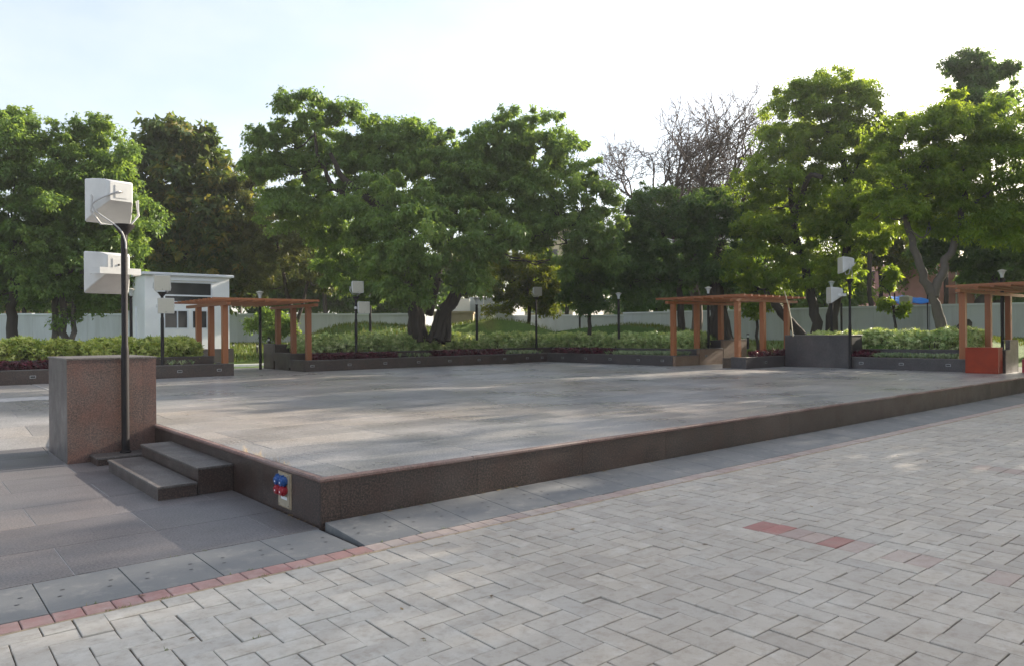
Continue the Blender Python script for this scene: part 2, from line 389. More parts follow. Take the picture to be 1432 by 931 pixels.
def vis_size(x, y):
    v = np.array([x, y, 0])-CAM; d = v@FW
    if d < 1.0: return 0
    sx = 716+v@RT/d*FPX; sy = 465+EYE/d*FPX
    if sx < -60 or sx > 1492 or sy > 990: return 0
    return 1/d
for i0, j, kd in special:
    items.append((X0+(i0+1)*PW, Y0+(j-.5)*PW, {'red': meHr, 'pink': meHp}[kd]))
for j in range(-34, 17):
    for i in range(-45, 140):
        # row -j, horizontal brick starts where (i - jj) % 4 == 0 with jj = -j
        ph = (i+j) % 4
        if ph == 0: cl = [(i, j), (i+1, j)]; ori = 'H'
        elif ph == 3: cl = [(i, j), (i, j-1)]; ori = 'V'      # vertical brick: this cell and the one below
        else: continue
        free = [c for c in cl if c not in cells and Y0+c[1]*PW <= -.966]
        if not free: continue
        if len(free) == 2:
            cx = X0+(sum(c[0] for c in cl)/2+.5)*PW; cy = Y0+(sum(c[1] for c in cl)/2-.5)*PW
            items.append((cx, cy, meH if ori == 'H' else meV))
        else:
            c = free[0]; items.append((X0+(c[0]+.5)*PW, Y0+(c[1]-.5)*PW, meS))
vis = [(vis_size(x, y), x, y, m) for x, y, m in items]
near = sorted([q for q in vis if q[0] > 0], key=lambda q: -q[0])
far = near[300:]+[q for q in vis if q[0] <= 0 and q[1] < 20 and q[2] > -11 and q[1] > -8]
def jit(o):
    o.rotation_euler = (random.gauss(0, .009), random.gauss(0, .009), random.gauss(0, .010))
for q in near[:300]:
    o = link('paver', q[3], None, pave, (q[1]+random.gauss(0, .0012), q[2]+random.gauss(0, .0012), random.gauss(0, .0022))); jit(o)
bigs = {}
for q in far:
    m = q[3]; mat = m.materials[0]; e = bigs.setdefault(mat.name, G())
    dx, dy, dz = random.gauss(0, .0012), random.gauss(0, .0012), random.gauss(0, .0018)
    tx, ty = random.gauss(0, .006), random.gauss(0, .006)
    e.add([(v.co.x+q[1]+dx, v.co.y+q[2]+dy, v.co.z+dz+v.co.x*tx+v.co.y*ty) for v in m.vertices], [tuple(p.vertices) for p in m.polygons], random.random())
for k, e in bigs.items():
    tag(e.build('pavers_beyond', bpy.data.materials[k], pave), kind='stuff')
# red border course, mortar strip and grey slate strip
g = G(); g.box(-6, 40, -.968, -.936, -.05, -.003); g.build('mortar_strip', M['mortar'], pave)
meR = G().box(-.085+.003, .085-.003, -.09+.002, .09-.002, -.05, 0, .005).mesh('red_paver'); meR.materials.append(M['paver_red'])
meRp = meR.copy(); meRp.materials.clear(); meRp.materials.append(M['paver_pink'])
for k in range(-12, 92):
    x = -2.21+.1708*k+.085; m = meR if (x < .0) else meRp
    o = link('border_paver', m, None, pave, (x, -.845, random.gauss(0, .001))); jit(o)
g = G()
for k in range(92, 150):
    g.box(-2.21+.1708*k+.003, -2.21+.1708*(k+1)-.003, -.932, -.758, -.05, 0, .004, random.random())
tag(g.build('border_pavers_beyond', M['paver_pink'], pave), kind='stuff')
strip = G(); strip.box(-6, 40, -.75, -.005, -.25, -.03); st = tag(strip.build('footpath', M['darkjoint']), kind='structure')
def slab(x0, x1, lift):
    g = G(); b = .003; y0, y1 = -.746, -.006 if lift == 0 else -.012
    z0, z1 = 0.0, lift
    v = [(x0, y0, -.06), (x1, y0, -.06), (x1, y1, -.06), (x0, y1, -.06), (x0, y0, z0-b), (x1, y0, z0-b), (x1, y1, z1-b), (x0, y1, z1-b),
         (x0+b, y0+b, z0), (x1-b, y0+b, z0), (x1-b, y1-b, z1), (x0+b, y1-b, z1)]
    g.add(v, [(3,2,1,0),(0,1,5,4),(1,2,6,5),(2,3,7,6),(3,0,4,7),(4,5,9,8),(5,6,10,9),(6,7,11,10),(7,4,8,11),(8,9,10,11)])
    o = g.build('grey_slab', M['slate'], st)
    h = G(); sl_ = (z1-z0)/(y1-y0)
    for fx in (.22, .78):
        for (dx, fy) in ((-.03, -.44), (.03, -.30)):
            cx = x0+(x1-x0)*fx+dx*.6; cz = (fy-y0)*sl_+.0015
            k = 8; h.add([(cx+.016*math.cos(2*math.pi*i/k), fy+.011*math.sin(2*math.pi*i/k), cz) for i in range(k)], [tuple(range(k))])
    hh = h.build('drain_hole', M['light_dark'], o)
x = -6.04
while x < -.5+.54: 
    if x+.546 <= .06: slab(x+.003, x+.5435, 0)
    x += .5465
x = .03
while x < 26: slab(x+.003, x+.5635, .05); x += .5665

# ------------------------------------------------------------------ left forecourt (lower level, rising behind the stone block)
def courtz(y): return 0.0 if y < 7.2 else min(PZ-.004, (y-7.2)/5.5*PZ)
g = G()
for a, b in ((0, 7.2), (7.2, 12.7), (12.7, 18.2)):
    g.add([(-26, a, courtz(a)-.004), (-.02, a, courtz(a)-.004), (-.02, b, courtz(b)-.004), (-26, b, courtz(b)-.004)], [(0, 1, 2, 3)])
court = tag(g.build('forecourt', M['joint']), kind='structure')
def tile_piece(x0, x1, y0, y1, z0, z1, gg=None, a=0):
    gg = gg or G(); b = .001; j = .0045; x0 += j; x1 -= j; y0 += j; y1 -= j
    v = [(x0, y0, z0-.02), (x1, y0, z0-.02), (x1, y1, z1-.02), (x0, y1, z1-.02), (x0, y0, z0-b), (x1, y0, z0-b), (x1, y1, z1-b), (x0, y1, z1-b),
         (x0+b, y0+b, z0), (x1-b, y0+b, z0), (x1-b, y1-b, z1), (x0+b, y1-b, z1)]
    return gg.add(v, [(0,1,5,4),(1,2,6,5),(2,3,7,6),(3,0,4,7),(4,5,9,8),(5,6,10,9),(6,7,11,10),(7,4,8,11),(8,9,10,11)], a)
row = 0; y = .0
farct = G()
while y < 18.0:
    y2 = min(y+.93, 18.2); off = -.345 if row % 2 == 0 else -1.15+.0
    x1 = -.012; x0 = -1.945 if row % 2 == 0 else -1.15
    segs = [(x0, x1)] if row % 2 else [(-1.945, -.34 - 0), (-.34, x1)]
    k = x0
    while k > -8: segs.append((k-1.6, k)); k -= 1.6
    if row % 2: pass
    for a, b in segs:
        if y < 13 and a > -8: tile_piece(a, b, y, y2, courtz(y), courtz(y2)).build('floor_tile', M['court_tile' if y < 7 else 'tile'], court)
        else: tile_piece(a, b, y, y2, courtz(y), courtz(y2), farct, random.random())
    y = y2; row += 1
tag(farct.build('floor_tiles_beyond', M['tile'], court), kind='stuff')

# ------------------------------------------------------------------ platform
plat = empty('stone_platform', (0, 0, 0), 'large raised granite platform with pink stone edging and dark clad sides', 'platform')
g = G(); g.box(.02, 30, .02, 24, -.2, PZ-.0035); g.build('core', M['joint'], plat)
row = 0; fart = G(); tiles = []
TX, TY = 1.6, .65
y = .06
rowofs = []
while y < 23:
    o_ = (.40 if row % 2 == 0 else .37); o_ += random.choice([0, 0, .8])
    x = .06; nx = o_
    while x < 29.5:
        x2 = min(nx, 29.9); tiles.append((x, x2, y, y+TY)); x = x2; nx = x2+TX
    y += TY; row += 1
def dist2(t): 
    v = np.array([(t[0]+t[1])/2, (t[2]+t[3])/2, 0])-CAM; d = v@FW; sx = 716+v@RT/d*FPX
    return (1e3 if sx > 1480 else 0)+d
tiles.sort(key=dist2)
for k, t in enumerate(tiles):
    dz = random.gauss(0, .0006)
    if k < 290: tile_piece(*t, PZ+dz, PZ+dz+random.gauss(0, .0005)).build('floor_tile', M['tile'], plat)
    else: tile_piece(*t, PZ+dz, PZ+dz, fart, random.random())
tag(fart.build('floor_tiles_beyond', M['tile'], plat), kind='stuff')
# cladding on the two visible sides and the coping
edges = [0.0, .19]+[.19+1.6*k for k in range(1, 18)]
for a, b in zip(edges[:-1], edges[1:]):
    G().box(a+.0015, b-.0015, -.0, .02, -.1, PZ-.04).build('cladding_panel', M['granite_dark'], plat)
ys = [.021, 1.35, 2.95, 4.6, 5.6, 7.2, 8.8, 10.4, 12.0]
for a, b in zip(ys[:-1], ys[1:]):
    G().box(0, .02, a+.0015, b-.0015, -.1, PZ-.04).build('cladding_panel', M['granite_dark'], plat)
def coping(x0, x1, y0, y1):
    # rounded nose: long octagon-like section
    g = G(); z0, z1 = PZ-.04, PZ+.003; b = .012
    v = [(x0+b,y0+b,z0),(x1-b,y0+b,z0),(x1-b,y1-b,z0),(x0+b,y1-b,z0),(x0,y0,z0+b),(x1,y0,z0+b),(x1,y1,z0+b),(x0,y1,z0+b),(x0,y0,z1-b),(x1,y0,z1-b),(x1,y1,z1-b),(x0,y1,z1-b),(x0+b,y0+b,z1),(x1-b,y0+b,z1),(x1-b,y1-b,z1),(x0+b,y1-b,z1)]
    f = [(3,2,1,0)]
    for l in range(3):
        for i in range(4): f.append((l*4+i, l*4+(i+1) % 4, (l+1)*4+(i+1) % 4, (l+1)*4+i))
    f.append((12, 13, 14, 15)); g.add(v, f); return g.build('coping', M['coping'], plat)
for k in range(17):
    coping(-.018+1.75*k+.001, -.018+1.75*(k+1)-.001, -.018, .058)
for k in range(7):
    coping(-.018, .058, .06+1.75*k, .06+1.75*(k+1)-.002)

# power outlet plate with four capped sockets on the left side
PY, PH, PW_, PC = 0.788, .158, 0.127, .225
G().obox((-.003, PY, PC), (.003, 0, 0), (0, PW_*1.22, 0), (0, 0, PH*1.1)).build('mounting_surround', M['mortar'], plat)
plate = G().obox((-.010, PY, PC), (.006, 0, 0), (0, PW_, 0), (0, 0, PH)).build('socket_plate', M['plate'], plat)
r0 = PW_*.39
for (fy, zz, m, tl) in ((.5, .325, 'blue_plug', 'blue capped socket'), (-.42, .325, 'blue_plug', 'blue capped socket'), (.52, .235, 'red_plug', 'red capped socket'), (-.42, .235, 'red_plug', 'red capped socket')):
    yy = PY+fy*PW_
    s_ = G(); s_.tube([(-.015, yy, zz), (-.038, yy, zz-.004), (-.040, yy, zz-.004), (-.062, yy, zz-.009), (-.064, yy, zz-.009), (-.080, yy, zz-.012)], [r0*.86, r0*.86, r0*1.06, r0*1.06, r0*.8, r0*.74], 18)
    k_ = s_.build('socket', M[m], plate, angle=30); k_['label'] = tl
    G().obox((-.052, yy, zz+r0*1.06-.004), (.016, 0, 0), (0, .010, 0), (0, 0, .008)).build('latch', M[m], plat)
    G().obox((-.0815, yy, zz-.012), (.001, 0, 0), (0, r0*.18, 0), (0, 0, r0*.16)).build('rating_mark', M['frame_white'], plat)
G().obox((-.0175, PY-.01, .150), (.001, 0, 0), (0, PW_*.55, 0), (0, 0, .015)).build('sticker', M['frame_white'], plate)
for zz in (PC+PH-.012, PC-PH+.012):
    for yy in (PY-PW_*.85, PY+PW_*.85): G().tube([(-.015, yy, zz), (-.019, yy, zz)], .005, 8).build('screw', M['black_metal'], plate)

# steps
def step_block(name, label, x0, x1, y0, y1, z, grp=None):
    r = empty(name, ((x0+x1)/2, (y0+y1)/2, 0), label, 'step', grp)
    G().box(x0+.012, x1-.001, y0+.012, y1-.012, 0.001, z-.025).build('riser', M['granite_dark'], r)
    G().box(x0, x1-.002, y0, y1, z-.025, z, .004).build('tread', M['granite_step'], r)
    return r
step_block('stone_step', 'lower dark granite step in front of the upper step at the platform side', -.82, -.402, 2.18, 4.5, .15)
step_block('stone_step', 'upper dark granite step set directly against the platform side', -.40, -.002, 2.2, 4.6, .30)
# plinth under the pole
r = empty('stone_plinth', (-.5, 5.2, 0), 'low dark granite plinth carrying the near black pole beside the stone block', 'plinth')
G().box(-.84, -.03, 5.0, 5.438, .001, .085).build('riser', M['granite_dark'], r)
G().box(-.85, -.02, 4.985, 5.438, .085, .108, .004).build('top_slab', M['granite_step'], r)

def stone_block(label, x0, x1, y0, y1, zb, zt, mats, joints, lighter=None):
    r = empty('stone_block', ((x0+x1)/2, (y0+y1)/2, zb), label, 'stone block')
    G().box(x0+.02, x1-.02, y0+.02, y1-.02, zb-.1, zt-.03).build('core', M['joint'], r)
    fx = [x0]+joints[0]+[x1]
    for a, b in zip(fx[:-1], fx[1:]):
        G().box(a+.001, b-.001, y0, y0+.019, zb-.05, zt-.024).build('cladding_panel', M[mats[0]], r)
        G().box(a+.001, b-.001, y1-.019, y1, zb-.05, zt-.024).build('cladding_panel', M[mats[0]], r)
    fy = [y0+.02]+joints[1]+[y1-.02]
    for a, b in zip(fy[:-1], fy[1:]):
        G().box(x0, x0+.019, a+.001, b-.001, zb-.05, zt-.024).build('cladding_panel', M[mats[1]], r)
        G().box(x1-.019, x1, a+.001, b-.001, zb-.05, zt-.024).build('cladding_panel', M[mats[1]], r)
    G().box(x0-.012, x1+.012, y0-.012, y1+.012, zt-.024, zt, .005).build('capstone', M['granite_step'], r)
    return r
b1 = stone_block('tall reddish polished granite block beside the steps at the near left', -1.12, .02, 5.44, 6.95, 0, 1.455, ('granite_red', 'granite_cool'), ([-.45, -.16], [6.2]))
G().tube([(-.50, 5.437, .45), (-.50, 5.4395, .45)], .012, 10).build('drilled_hole', M['light_dark'], b1)
stone_block('dark purplish granite block at the far right beside the speaker pole', 22.28, 23.3, 5.62, 7.98, PZ, 1.60, ('granite_cool', 'granite_cool'), ([22.8], [6.3, 7.5]))

# ------------------------------------------------------------------ planters
Z1, Z2, Z3 = .85, 1.07, 1.40
def wall_run(g, p0, p1, z0, z1, th=.10): pass
def light_unit(parent, c, nrm, w_=.072, h_=.038):
    c = np.array(c, float); nrm = np.array(nrm, float); side = np.array([-nrm[1], nrm[0], 0])
    o = G().obox(c+nrm*.004, nrm*.006, side*w_, UP*h_).build('wall_light', M['light_fitting'], parent)
    G().obox(c+nrm*.0115, nrm*.0015, side*w_*.80, UP*h_*.62).build('light_recess', M['light_dark'], o)
def planter(label, tiers, mats, lights, soilboxes, panels=1.62):
    """tiers: list of (axis, fixed, a, b, z0, z1, facing) wall runs"""
    t0 = tiers[0]
    r = empty('planter', (0, 0, 0), label, 'planter')
    for (ax, fx, a, b, z0, z1, fc, mt) in tiers:
        th = .12; k = a; n_ = max(1, round((b-a)/panels)); st_ = (b-a)/n_
        for i in range(n_):
            p, q = a+i*st_+.001, a+(i+1)*st_-.001
            lo, hi = (fx, fx+th) if fc < 0 else (fx-th, fx)
            if ax == 'x': G().box(p, q, lo, hi, z0, z1-.025).build('wall_panel', M[mt], r)
            else: G().box(lo, hi, p, q, z0, z1-.025).build('wall_panel', M[mt], r)
        lo, hi = (fx-.012, fx+th+.06) if fc < 0 else (fx-th-.06, fx+.012)
        if ax == 'x': G().box(a-.005, b+.005, lo, hi, z1-.025, z1, .004).build('wall_cap', M['granite_step'], r)
        else: G().box(lo, hi, a-.005, b+.005, z1-.025, z1, .004).build('wall_cap', M['granite_step'], r)
    for i, (x0, x1, y0, y1, z) in enumerate(soilboxes): G().box(x0, x1, y0, y1, .2, z).build('soil_bed', M['soil'], r)
    for c, nr in lights: light_unit(r, c, nr)
    return r
lz = PZ+.2
# A: left of the first passage
planter('stepped dark granite planter left of the left pergola passage', [
    ('x', 17.85, -14, 5.57, PZ-.02, Z1, -1, 'granite_dark'), ('y', 5.57, 17.98, 19.25, PZ-.02, Z1, 1, 'granite_dark'),
    ('x', 19.25, -14, 5.40, Z1-.3, Z2, -1, 'granite_dark'), ('y', 5.40, 19.38, 20.7, PZ-.02, Z2, 1, 'granite_dark'),
    ('x', 20.7, -14, 5.40, Z2-.3, Z3-.12, -1, 'granite_dark')], None,
    [((x, 17.85, lz), (0, -1, 0)) for x in (-7, -4.5, -2.1, .05, 1.8, 3.9, 5.1)],
    [(-14, 5.4, 17.96, 19.26, Z1-.04), (-14, 5.28, 19.36, 20.72, Z2-.04), (-14, 5.3, 20.8, 21.6, Z3-.15)])
# B: long back planter between passage I and the far corner
planter('long stepped dark granite planter along the back between the left pergola and the far corner', [
    ('x', 18.2, 8.2, 19.82, PZ-.02, Z1, -1, 'granite_dark'), ('y', 8.2, 18.33, 19.5, PZ-.02, Z1, -1, 'granite_dark'),
    ('x', 19.5, 8.2, 21.35, Z1-.3, Z2, -1, 'granite_dark'), ('y', 8.2, 19.63, 20.9, PZ-.02, Z2+.02, -1, 'granite_dark'),
    ('x', 20.9, 8.2, 23.0, Z2-.3, Z3, -1, 'granite_dark'), ('y', 8.2, 21.03, 22.0, PZ-.02, Z3+.02, -1, 'granite_dark')], None,
    [((x, 18.2, lz), (0, -1, 0)) for x in (8.45, 9.9, 11.4, 12.9, 14.4, 15.9, 17.3, 18.6, 19.5)]+[((x, 19.5, lz+.27), (0, -1, 0)) for x in (9.9, 11.4)],
    [(8.32, 20.0, 18.3, 19.5, Z1-.04), (8.32, 21.4, 19.6, 20.9, Z2-.04), (8.32, 23, 21.0, 21.9, Z3-.04)])
# C: right arm from the far corner to the second passage
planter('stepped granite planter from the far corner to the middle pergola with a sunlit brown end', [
    ('y', 19.82, 11.22, 18.2, PZ-.02, Z1, -1, 'granite_cool'), ('x', 11.08, 19.82, 21.3, PZ-.02, Z1, -1, 'granite_tan_sunlit'),
    ('y', 21.35, 11.22, 19.5, Z1-.3, Z2, -1, 'granite_cool'), ('x', 11.08, 21.35, 22.95, PZ-.02, Z2+.02, -1, 'granite_tan_sunlit'),
    ('y', 23.0, 11.22, 20.9, Z2-.3, Z3, -1, 'granite_cool'), ('x', 11.08, 23.0, 24.7, PZ-.02, Z3+.02, -1, 'granite_tan_sunlit')], None,
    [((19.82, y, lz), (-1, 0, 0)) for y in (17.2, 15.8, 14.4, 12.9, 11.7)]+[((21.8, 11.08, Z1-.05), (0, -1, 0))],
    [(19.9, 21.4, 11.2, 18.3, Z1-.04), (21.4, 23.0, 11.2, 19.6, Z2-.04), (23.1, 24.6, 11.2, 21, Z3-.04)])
# D: right of the middle passage to the red box
planter('stepped dark granite planter at the right holding pale hedge and striped grass', [
    ('x', 8.0, 19.72, 22.26, PZ-.02, Z1, -1, 'granite_cool'), ('y', 19.72, 8.13, 8.6, PZ-.02, Z1, -1, 'granite_cool'),
    ('y', 22.3, 1.07, 5.6, PZ-.02, Z1, -1, 'granite_cool'),
    ('y', 23.6, 2.0, 8.8, Z1-.3, Z2+.03, -1, 'granite_cool'), ('x', .95, 22.3, 22.7, PZ-.02, 1.15, -1, 'granite_dark'), ('x', .95, 22.7, 23.5, PZ-.02, 1.43, -1, 'granite_dark')], None,
    [((21.0, 8.0, lz), (0, -1, 0)), ((22.3, 5.2, lz), (-1, 0, 0)), ((22.3, 3.9, lz), (-1, 0, 0)), ((22.3, 2.5, lz), (-1, 0, 0))],
    [(19.8, 23.7, 8.1, 9.0, Z1-.04), (22.4, 23.7, 1.08, 8.9, Z1-.05), (23.65, 25.4, 2.1, 8.9, Z2)])

# red box and red bollard-like piece at the right edge
r = empty('red_box', (22.1, 1.4, PZ), 'bright red painted box standing before the right pergola posts', 'box')
G().box(21.80, 22.20, 1.00, 1.86, PZ+.004, 1.20, .008).build('body', M['red_paint'], r)
G().box(21.79, 22.21, .99, 1.87, 1.2005, 1.222, .006).build('lid', M['red_paint'], r)
p = on(1432, 521, PZ)
r = empty('red_cabinet', (p[0], p[1], PZ), 'dark red rounded cabinet cut off by the right edge of the photo', 'cabinet')
G().box(p[0], p[0]+.45, p[1]-.42, p[1]+.05, PZ+.004, PZ+.42, .03).build('body', simple('crimson_paint', (.30, .012, .03), .4), r)
G().box(p[0]+.03, p[0]+.42, p[1]-.39, p[1]+.02, PZ+.4205, PZ+.5, .05).build('lid', M['red_paint'], r)

# ------------------------------------------------------------------ pergolas
def pergola(label, posts, beams, rafters, battens, zt):
    c = np.mean([q[:2] for q in posts], axis=0)
    r = empty('pergola', (c[0], c[1], PZ), label, 'pergola', 'pergolas over the platform entrances')
    for (x, y, z) in posts: G().box(x-.085, x+.085, y-.085, y+.085, z+.002, zt-.23).build('post', M['wood'], r)
    for (a, b) in beams: G().box(a[0], b[0], a[1], b[1], zt-.23, zt-.13).build('beam', M['wood'], r)
    for q in battens: G().box(*q, zt-.13+.001, zt-.07).build('batten', M['wood'], r)
    for q in rafters: G().box(*q, zt-.07+.001, zt).build('rafter', M['wood'], r)
    return r
PT = 2.95
X1, X2 = 5.33, 8.38
ysL = (17.99, 19.3, 20.62); ysR = (18.36, 19.62, 21.02); zs = (Z1, Z2, Z3-.12); zsR = (Z1, Z2, Z3)
pergola('orange brown timber pergola beside the white cabin at the left',
    [(X1, y, z) for y, z in zip(ysL, zs)]+[(X2, y, z) for y, z in zip(ysR, zsR)],
    [((X1-.07, 17.6), (X1+.07, 21.8)), ((X2-.07, 17.7), (X2+.07, 21.6))],
    [(X1-.5, X2+.06, y-.05, y+.05) for y in np.arange(17.62, 21.9, .46)],
    [(x-.04, x+.04, 17.6, 21.9) for x in np.arange(X1+.38, X2-.2, .42)], PT)
xsA = (20.08, 21.6, 23.2); ya, yb = 11.3, 8.42
pergola('brown timber pergola right of the middle with a bamboo pole leaning on it',
    [(x, ya, z) for x, z in zip((20.0, 21.5, 23.15), (Z1, Z2+.02, Z3+.02))]+[(x, yb+.05, z) for x, z in zip((19.95, 21.6, 23.3), (Z1, Z1-.04, Z1-.04))],
    [((19.6, ya-.07), (24.0, ya+.07)), ((19.6, yb-.02), (24.0, yb+.12))],
    [(x-.05, x+.05, yb-.45, ya+.5) for x in np.arange(19.62, 23.9, .46)],
    [(19.6, 23.9, y-.04, y+.04) for y in np.arange(yb+.42, ya-.2, .42)], 3.04)
pergola('brown timber pergola at the right edge rising behind the red box',
    [(x, 2.12, z) for x, z in zip((22.42, onY(1382.5, 2.12), onY(1410.5, 2.12)), (Z1-.05, Z1-.05, Z2))]+[(x, -.9, z) for x, z in zip((22.42, 23.85, 25.2), (PZ, PZ, PZ))],
    [((22.0, 2.05), (28.3, 2.19)), ((22.0, -.97), (28.3, -.83))],
    [(x-.05, x+.05, -1.35, 2.45) for x in np.arange(22.05, 28.3, .5)],
    [(22.0, 28.3, y-.04, y+.04) for y in np.arange(-.5, 1.9, .42)], 3.12)

# ------------------------------------------------------------------ loudspeakers and their poles
def pole(label, base, top, r0=.055, r1=.042, flare=True):
    r = empty('speaker_pole', base, label, 'pole', 'black poles carrying loudspeakers')
    z0, z1 = base[2], top
    G().lathe((base[0], base[1], 0), [(r0, z0+.002), (r0, z0+1.45), (r0*.92, z0+1.5), (r1, z0+1.52), (r1, z1)], 14).build('shaft', M['black_metal'], r, angle=40)
    G().lathe((base[0], base[1], 0), [(r0*1.45, z0+.001), (r0*1.45, z0+.02), (r0*1.05, z0+.035)], 14).build('base_collar', M['black_metal'], r, angle=40)
    if flare: G().lathe((base[0], base[1], 0), [(r1*1.02, z1-.11), (r1*3.3, z1+.02), (r1*3.3, z1+.035)], 14).build('flared_head', M['black_metal'], r, angle=40)
    return r
def speaker(label, c, ang, size=.5, L=.46, tilt=0.0, mat='white_plastic', yoke='u', pole_xy=None, group='horn loudspeakers on the black poles'):
    """c: centre of the mouth-to-back body; ang: heading of the mouth in the ground plane"""
    d = np.array([math.cos(ang)*math.cos(tilt), math.sin(ang)*math.cos(tilt), -math.sin(tilt)]); s = np.array([-math.sin(ang), math.cos(ang), 0]); u = np.cross(d, s)
    c = np.array(c, float); h = size/2
    r = empty('loudspeaker', tuple(c), label, 'loudspeaker', group)
    # profile from mouth (t=0) to back (t=1): half widths, top and bottom
    prof = [(0, h, h, -h), (.03, h*1.02, h*1.02, -h*1.02), (.10, h*1.0, h*1.0, -h*.94), (.35, h*.88, h*.98, -h*.70), (.6, h*.74, h*.94, -h*.46), (.8, h*.62, h*.88, -h*.28), (.95, h*.54, h*.80, -h*.16), (1.0, h*.48, h*.74, -h*.12)]
    g = G(); v = []; f = []
    for (t, hw, zt, zb) in prof:
        o = c + d*(L/2-t*L); cx = .05*min(hw, (zt-zb)/2)
        ring = [(-hw+cx, zb), (hw-cx, zb), (hw, zb+cx), (hw, zt-cx), (hw-cx, zt), (-hw+cx, zt), (-hw, zt-cx), (-hw, zb+cx)]
        v += [o+s*a+u*b for a, b in ring]
    for j in range(len(prof)-1):
        for i in range(8): f.append((j*8+i, j*8+(i+1) % 8, (j+1)*8+(i+1) % 8, (j+1)*8+i))
    f += [tuple(range(8))[::-1], tuple(range((len(prof)-1)*8, len(prof)*8))]
    g.add(v, f); g.build('horn_body', M[mat], r, angle=35)
    G().obox(c+d*(L/2+.004), d*.004, s*h*.95, u*h*.95).build('front_grille', M['grille'], r)
    G().tube([c+d*(L/2+.008)-u*h*.82, c+d*(L/2+.012)-u*h*.82], .012, 8).build('badge', M['black_metal'], r)
    bc = c-d*(L/2+.003)+u*h*.31
    bp = G().obox(bc, d*.004, s*h*.27, u*h*.30).build('back_plate', M[mat], r)
    G().tube([bc-d*.004, bc-d*.016], .014, 10).build('cable_gland', M['black_metal'], bp)
    # yoke
    y = G(); w_ = h*1.02; yc = c-d*.02
    if yoke == 'u':
        P = [yc+s*w_*.98+u*h*.10, yc+s*w_*1.05-u*h*.60, yc+s*w_*.62-u*h*1.16, yc-s*w_*.62-u*h*1.16, yc-s*w_*1.05-u*h*.60, yc-s*w_*.98+u*h*.10]
        y.tube(P, .016, 6)
        y.obox(yc+s*w_*1.03-u*h*.22, d*.022, s*.006, u*h*.36); y.obox(yc-s*w_*1.03-u*h*.22, d*.022, s*.006, u*h*.36)
    else:
        P = [yc+s*w_*.95, yc+s*w_*1.1-d*L*.2, yc+s*w_*.9-d*L*.62, yc-s*w_*.9-d*L*.62, yc-s*w_*1.1-d*L*.2, yc-s*w_*.95]
        for a, b in zip(P[:-1], P[1:]):
            m_ = (np.array(a)+b)/2; dd = (np.array(b)-a)/2; nn = np.cross(dd/np.linalg.norm(dd), UP)
            y.obox(m_, dd*1.02, nn*.005, UP*.045)
    y.build('yoke', M['yoke' if yoke == 'u' else mat], r)
    if pole_xy is not None:
        e = np.array([pole_xy[0], pole_xy[1], c[2]-h*1.45-(.1 if yoke == 'u' else -.35)])
        s0 = bc-d*.012; k1 = bc-d*.05+s*h*.30-u*.02; k2 = c-d*.10+s*h*1.0-u*h*.22; k3 = c-d*.08+s*h*.92-u*h*.62
        pts = smooth_path([s0, k1, k2, k3, np.array([pole_xy[0], pole_xy[1], 0])*np.array([1, 1, 0])+UP*(c[2]-h*1.35)+s*.10-d*.06, np.array([pole_xy[0], pole_xy[1], 0])+UP*(c[2]-h*1.9)-d*.055+s*.01, np.array([pole_xy[0], pole_xy[1], 0])+UP*(c[2]-h*2.35)-d*.06], 6)
        if yoke == 'u': G().tube(pts, .011, 8).build('conduit', M['grey_plastic'], r, smooth=True)
    return r
def smooth_path(P, k=4):
    P = [np.array(p, float) for p in P]; P = [2*P[0]-P[1]]+P+[2*P[-1]-P[-2]]; out = []
    for i in range(1, len(P)-2):
        for j in range(k):
            t = j/k; a, b, c, d = P[i-1], P[i], P[i+1], P[i+2]
            out.append(.5*((2*b)+(c-a)*t+(2*a-5*b+4*c-d)*t*t+(3*b-3*c+d-a)*t**3))
    out.append(P[-2]); return out
DA = (np.array([-.43, 5.28, 0])-CAM)@FW
ztop = at(160, 318, DA)[2]
pA = (-.43, 5.28, .108); pole('nearest black pole standing on the low plinth before the reddish block', pA, ztop, .052, .043)
cA = at(160, 281, DA+.05); speaker('upper white horn loudspeaker on the nearest pole seen from behind', (cA[0], cA[1], cA[2]), R_(99), .60, .48, yoke='u', pole_xy=(pA[0], pA[1]))
cA = at(157, 381, DA+.38); speaker('lower white horn loudspeaker strapped to the nearest pole', (cA[0], cA[1], cA[2]), R_(99), .60, .46, yoke='strap', pole_xy=(pA[0], pA[1]))
toC = lambda p: math.atan2(CAM[1]-p[1], CAM[0]-p[0])
def far_pole(lab, px, base, D, tops, headings, labs, size, topy, yk=('u', 'strap'), offs=(0, .12)):
    z = at(px, topy, D)[2]; pole(lab, base, z, .052, .042)
    for (sx, sy), hd, lb, y_, of in zip(tops, headings, labs, yk, offs):
        p = at(sx, sy, D-of); speaker(lb, (p[0], p[1], p[2]), hd, size, .42, yoke=y_, pole_xy=(base[0], base[1]))
Bx = onY(227, 18.5); D = (np.array([Bx, 18.5, 0])-CAM)@FW; hd = toC((Bx, 18.5))
far_pole('black speaker pole in the left planter in front of the white cabin', 227, (Bx, 18.5, Z1-.04), D, [(226.5, 396.5), (231.5, 428)], [hd+.05, hd+.05], ['upper beige fronted loudspeaker before the white cabin', 'lower beige fronted loudspeaker before the white cabin'], .47, 410)
Bx = onY(498, 18.8); D = (np.array([Bx, 18.8, 0])-CAM)@FW; hd = toC((Bx, 18.8))
far_pole('black speaker pole among purple plants in the long back planter', 498, (Bx, 18.8, Z1-.04), D, [(498, 402), (506.5, 430.5)], [hd+.35, hd+.35], ['upper loudspeaker on the pole left of the big banyan trunk', 'lower loudspeaker on the pole left of the big banyan trunk'], .44, 416)
Bx = onY(750, 19.2); D = (np.array([Bx, 19.2, 0])-CAM)@FW; hd = toC((Bx, 19.2))
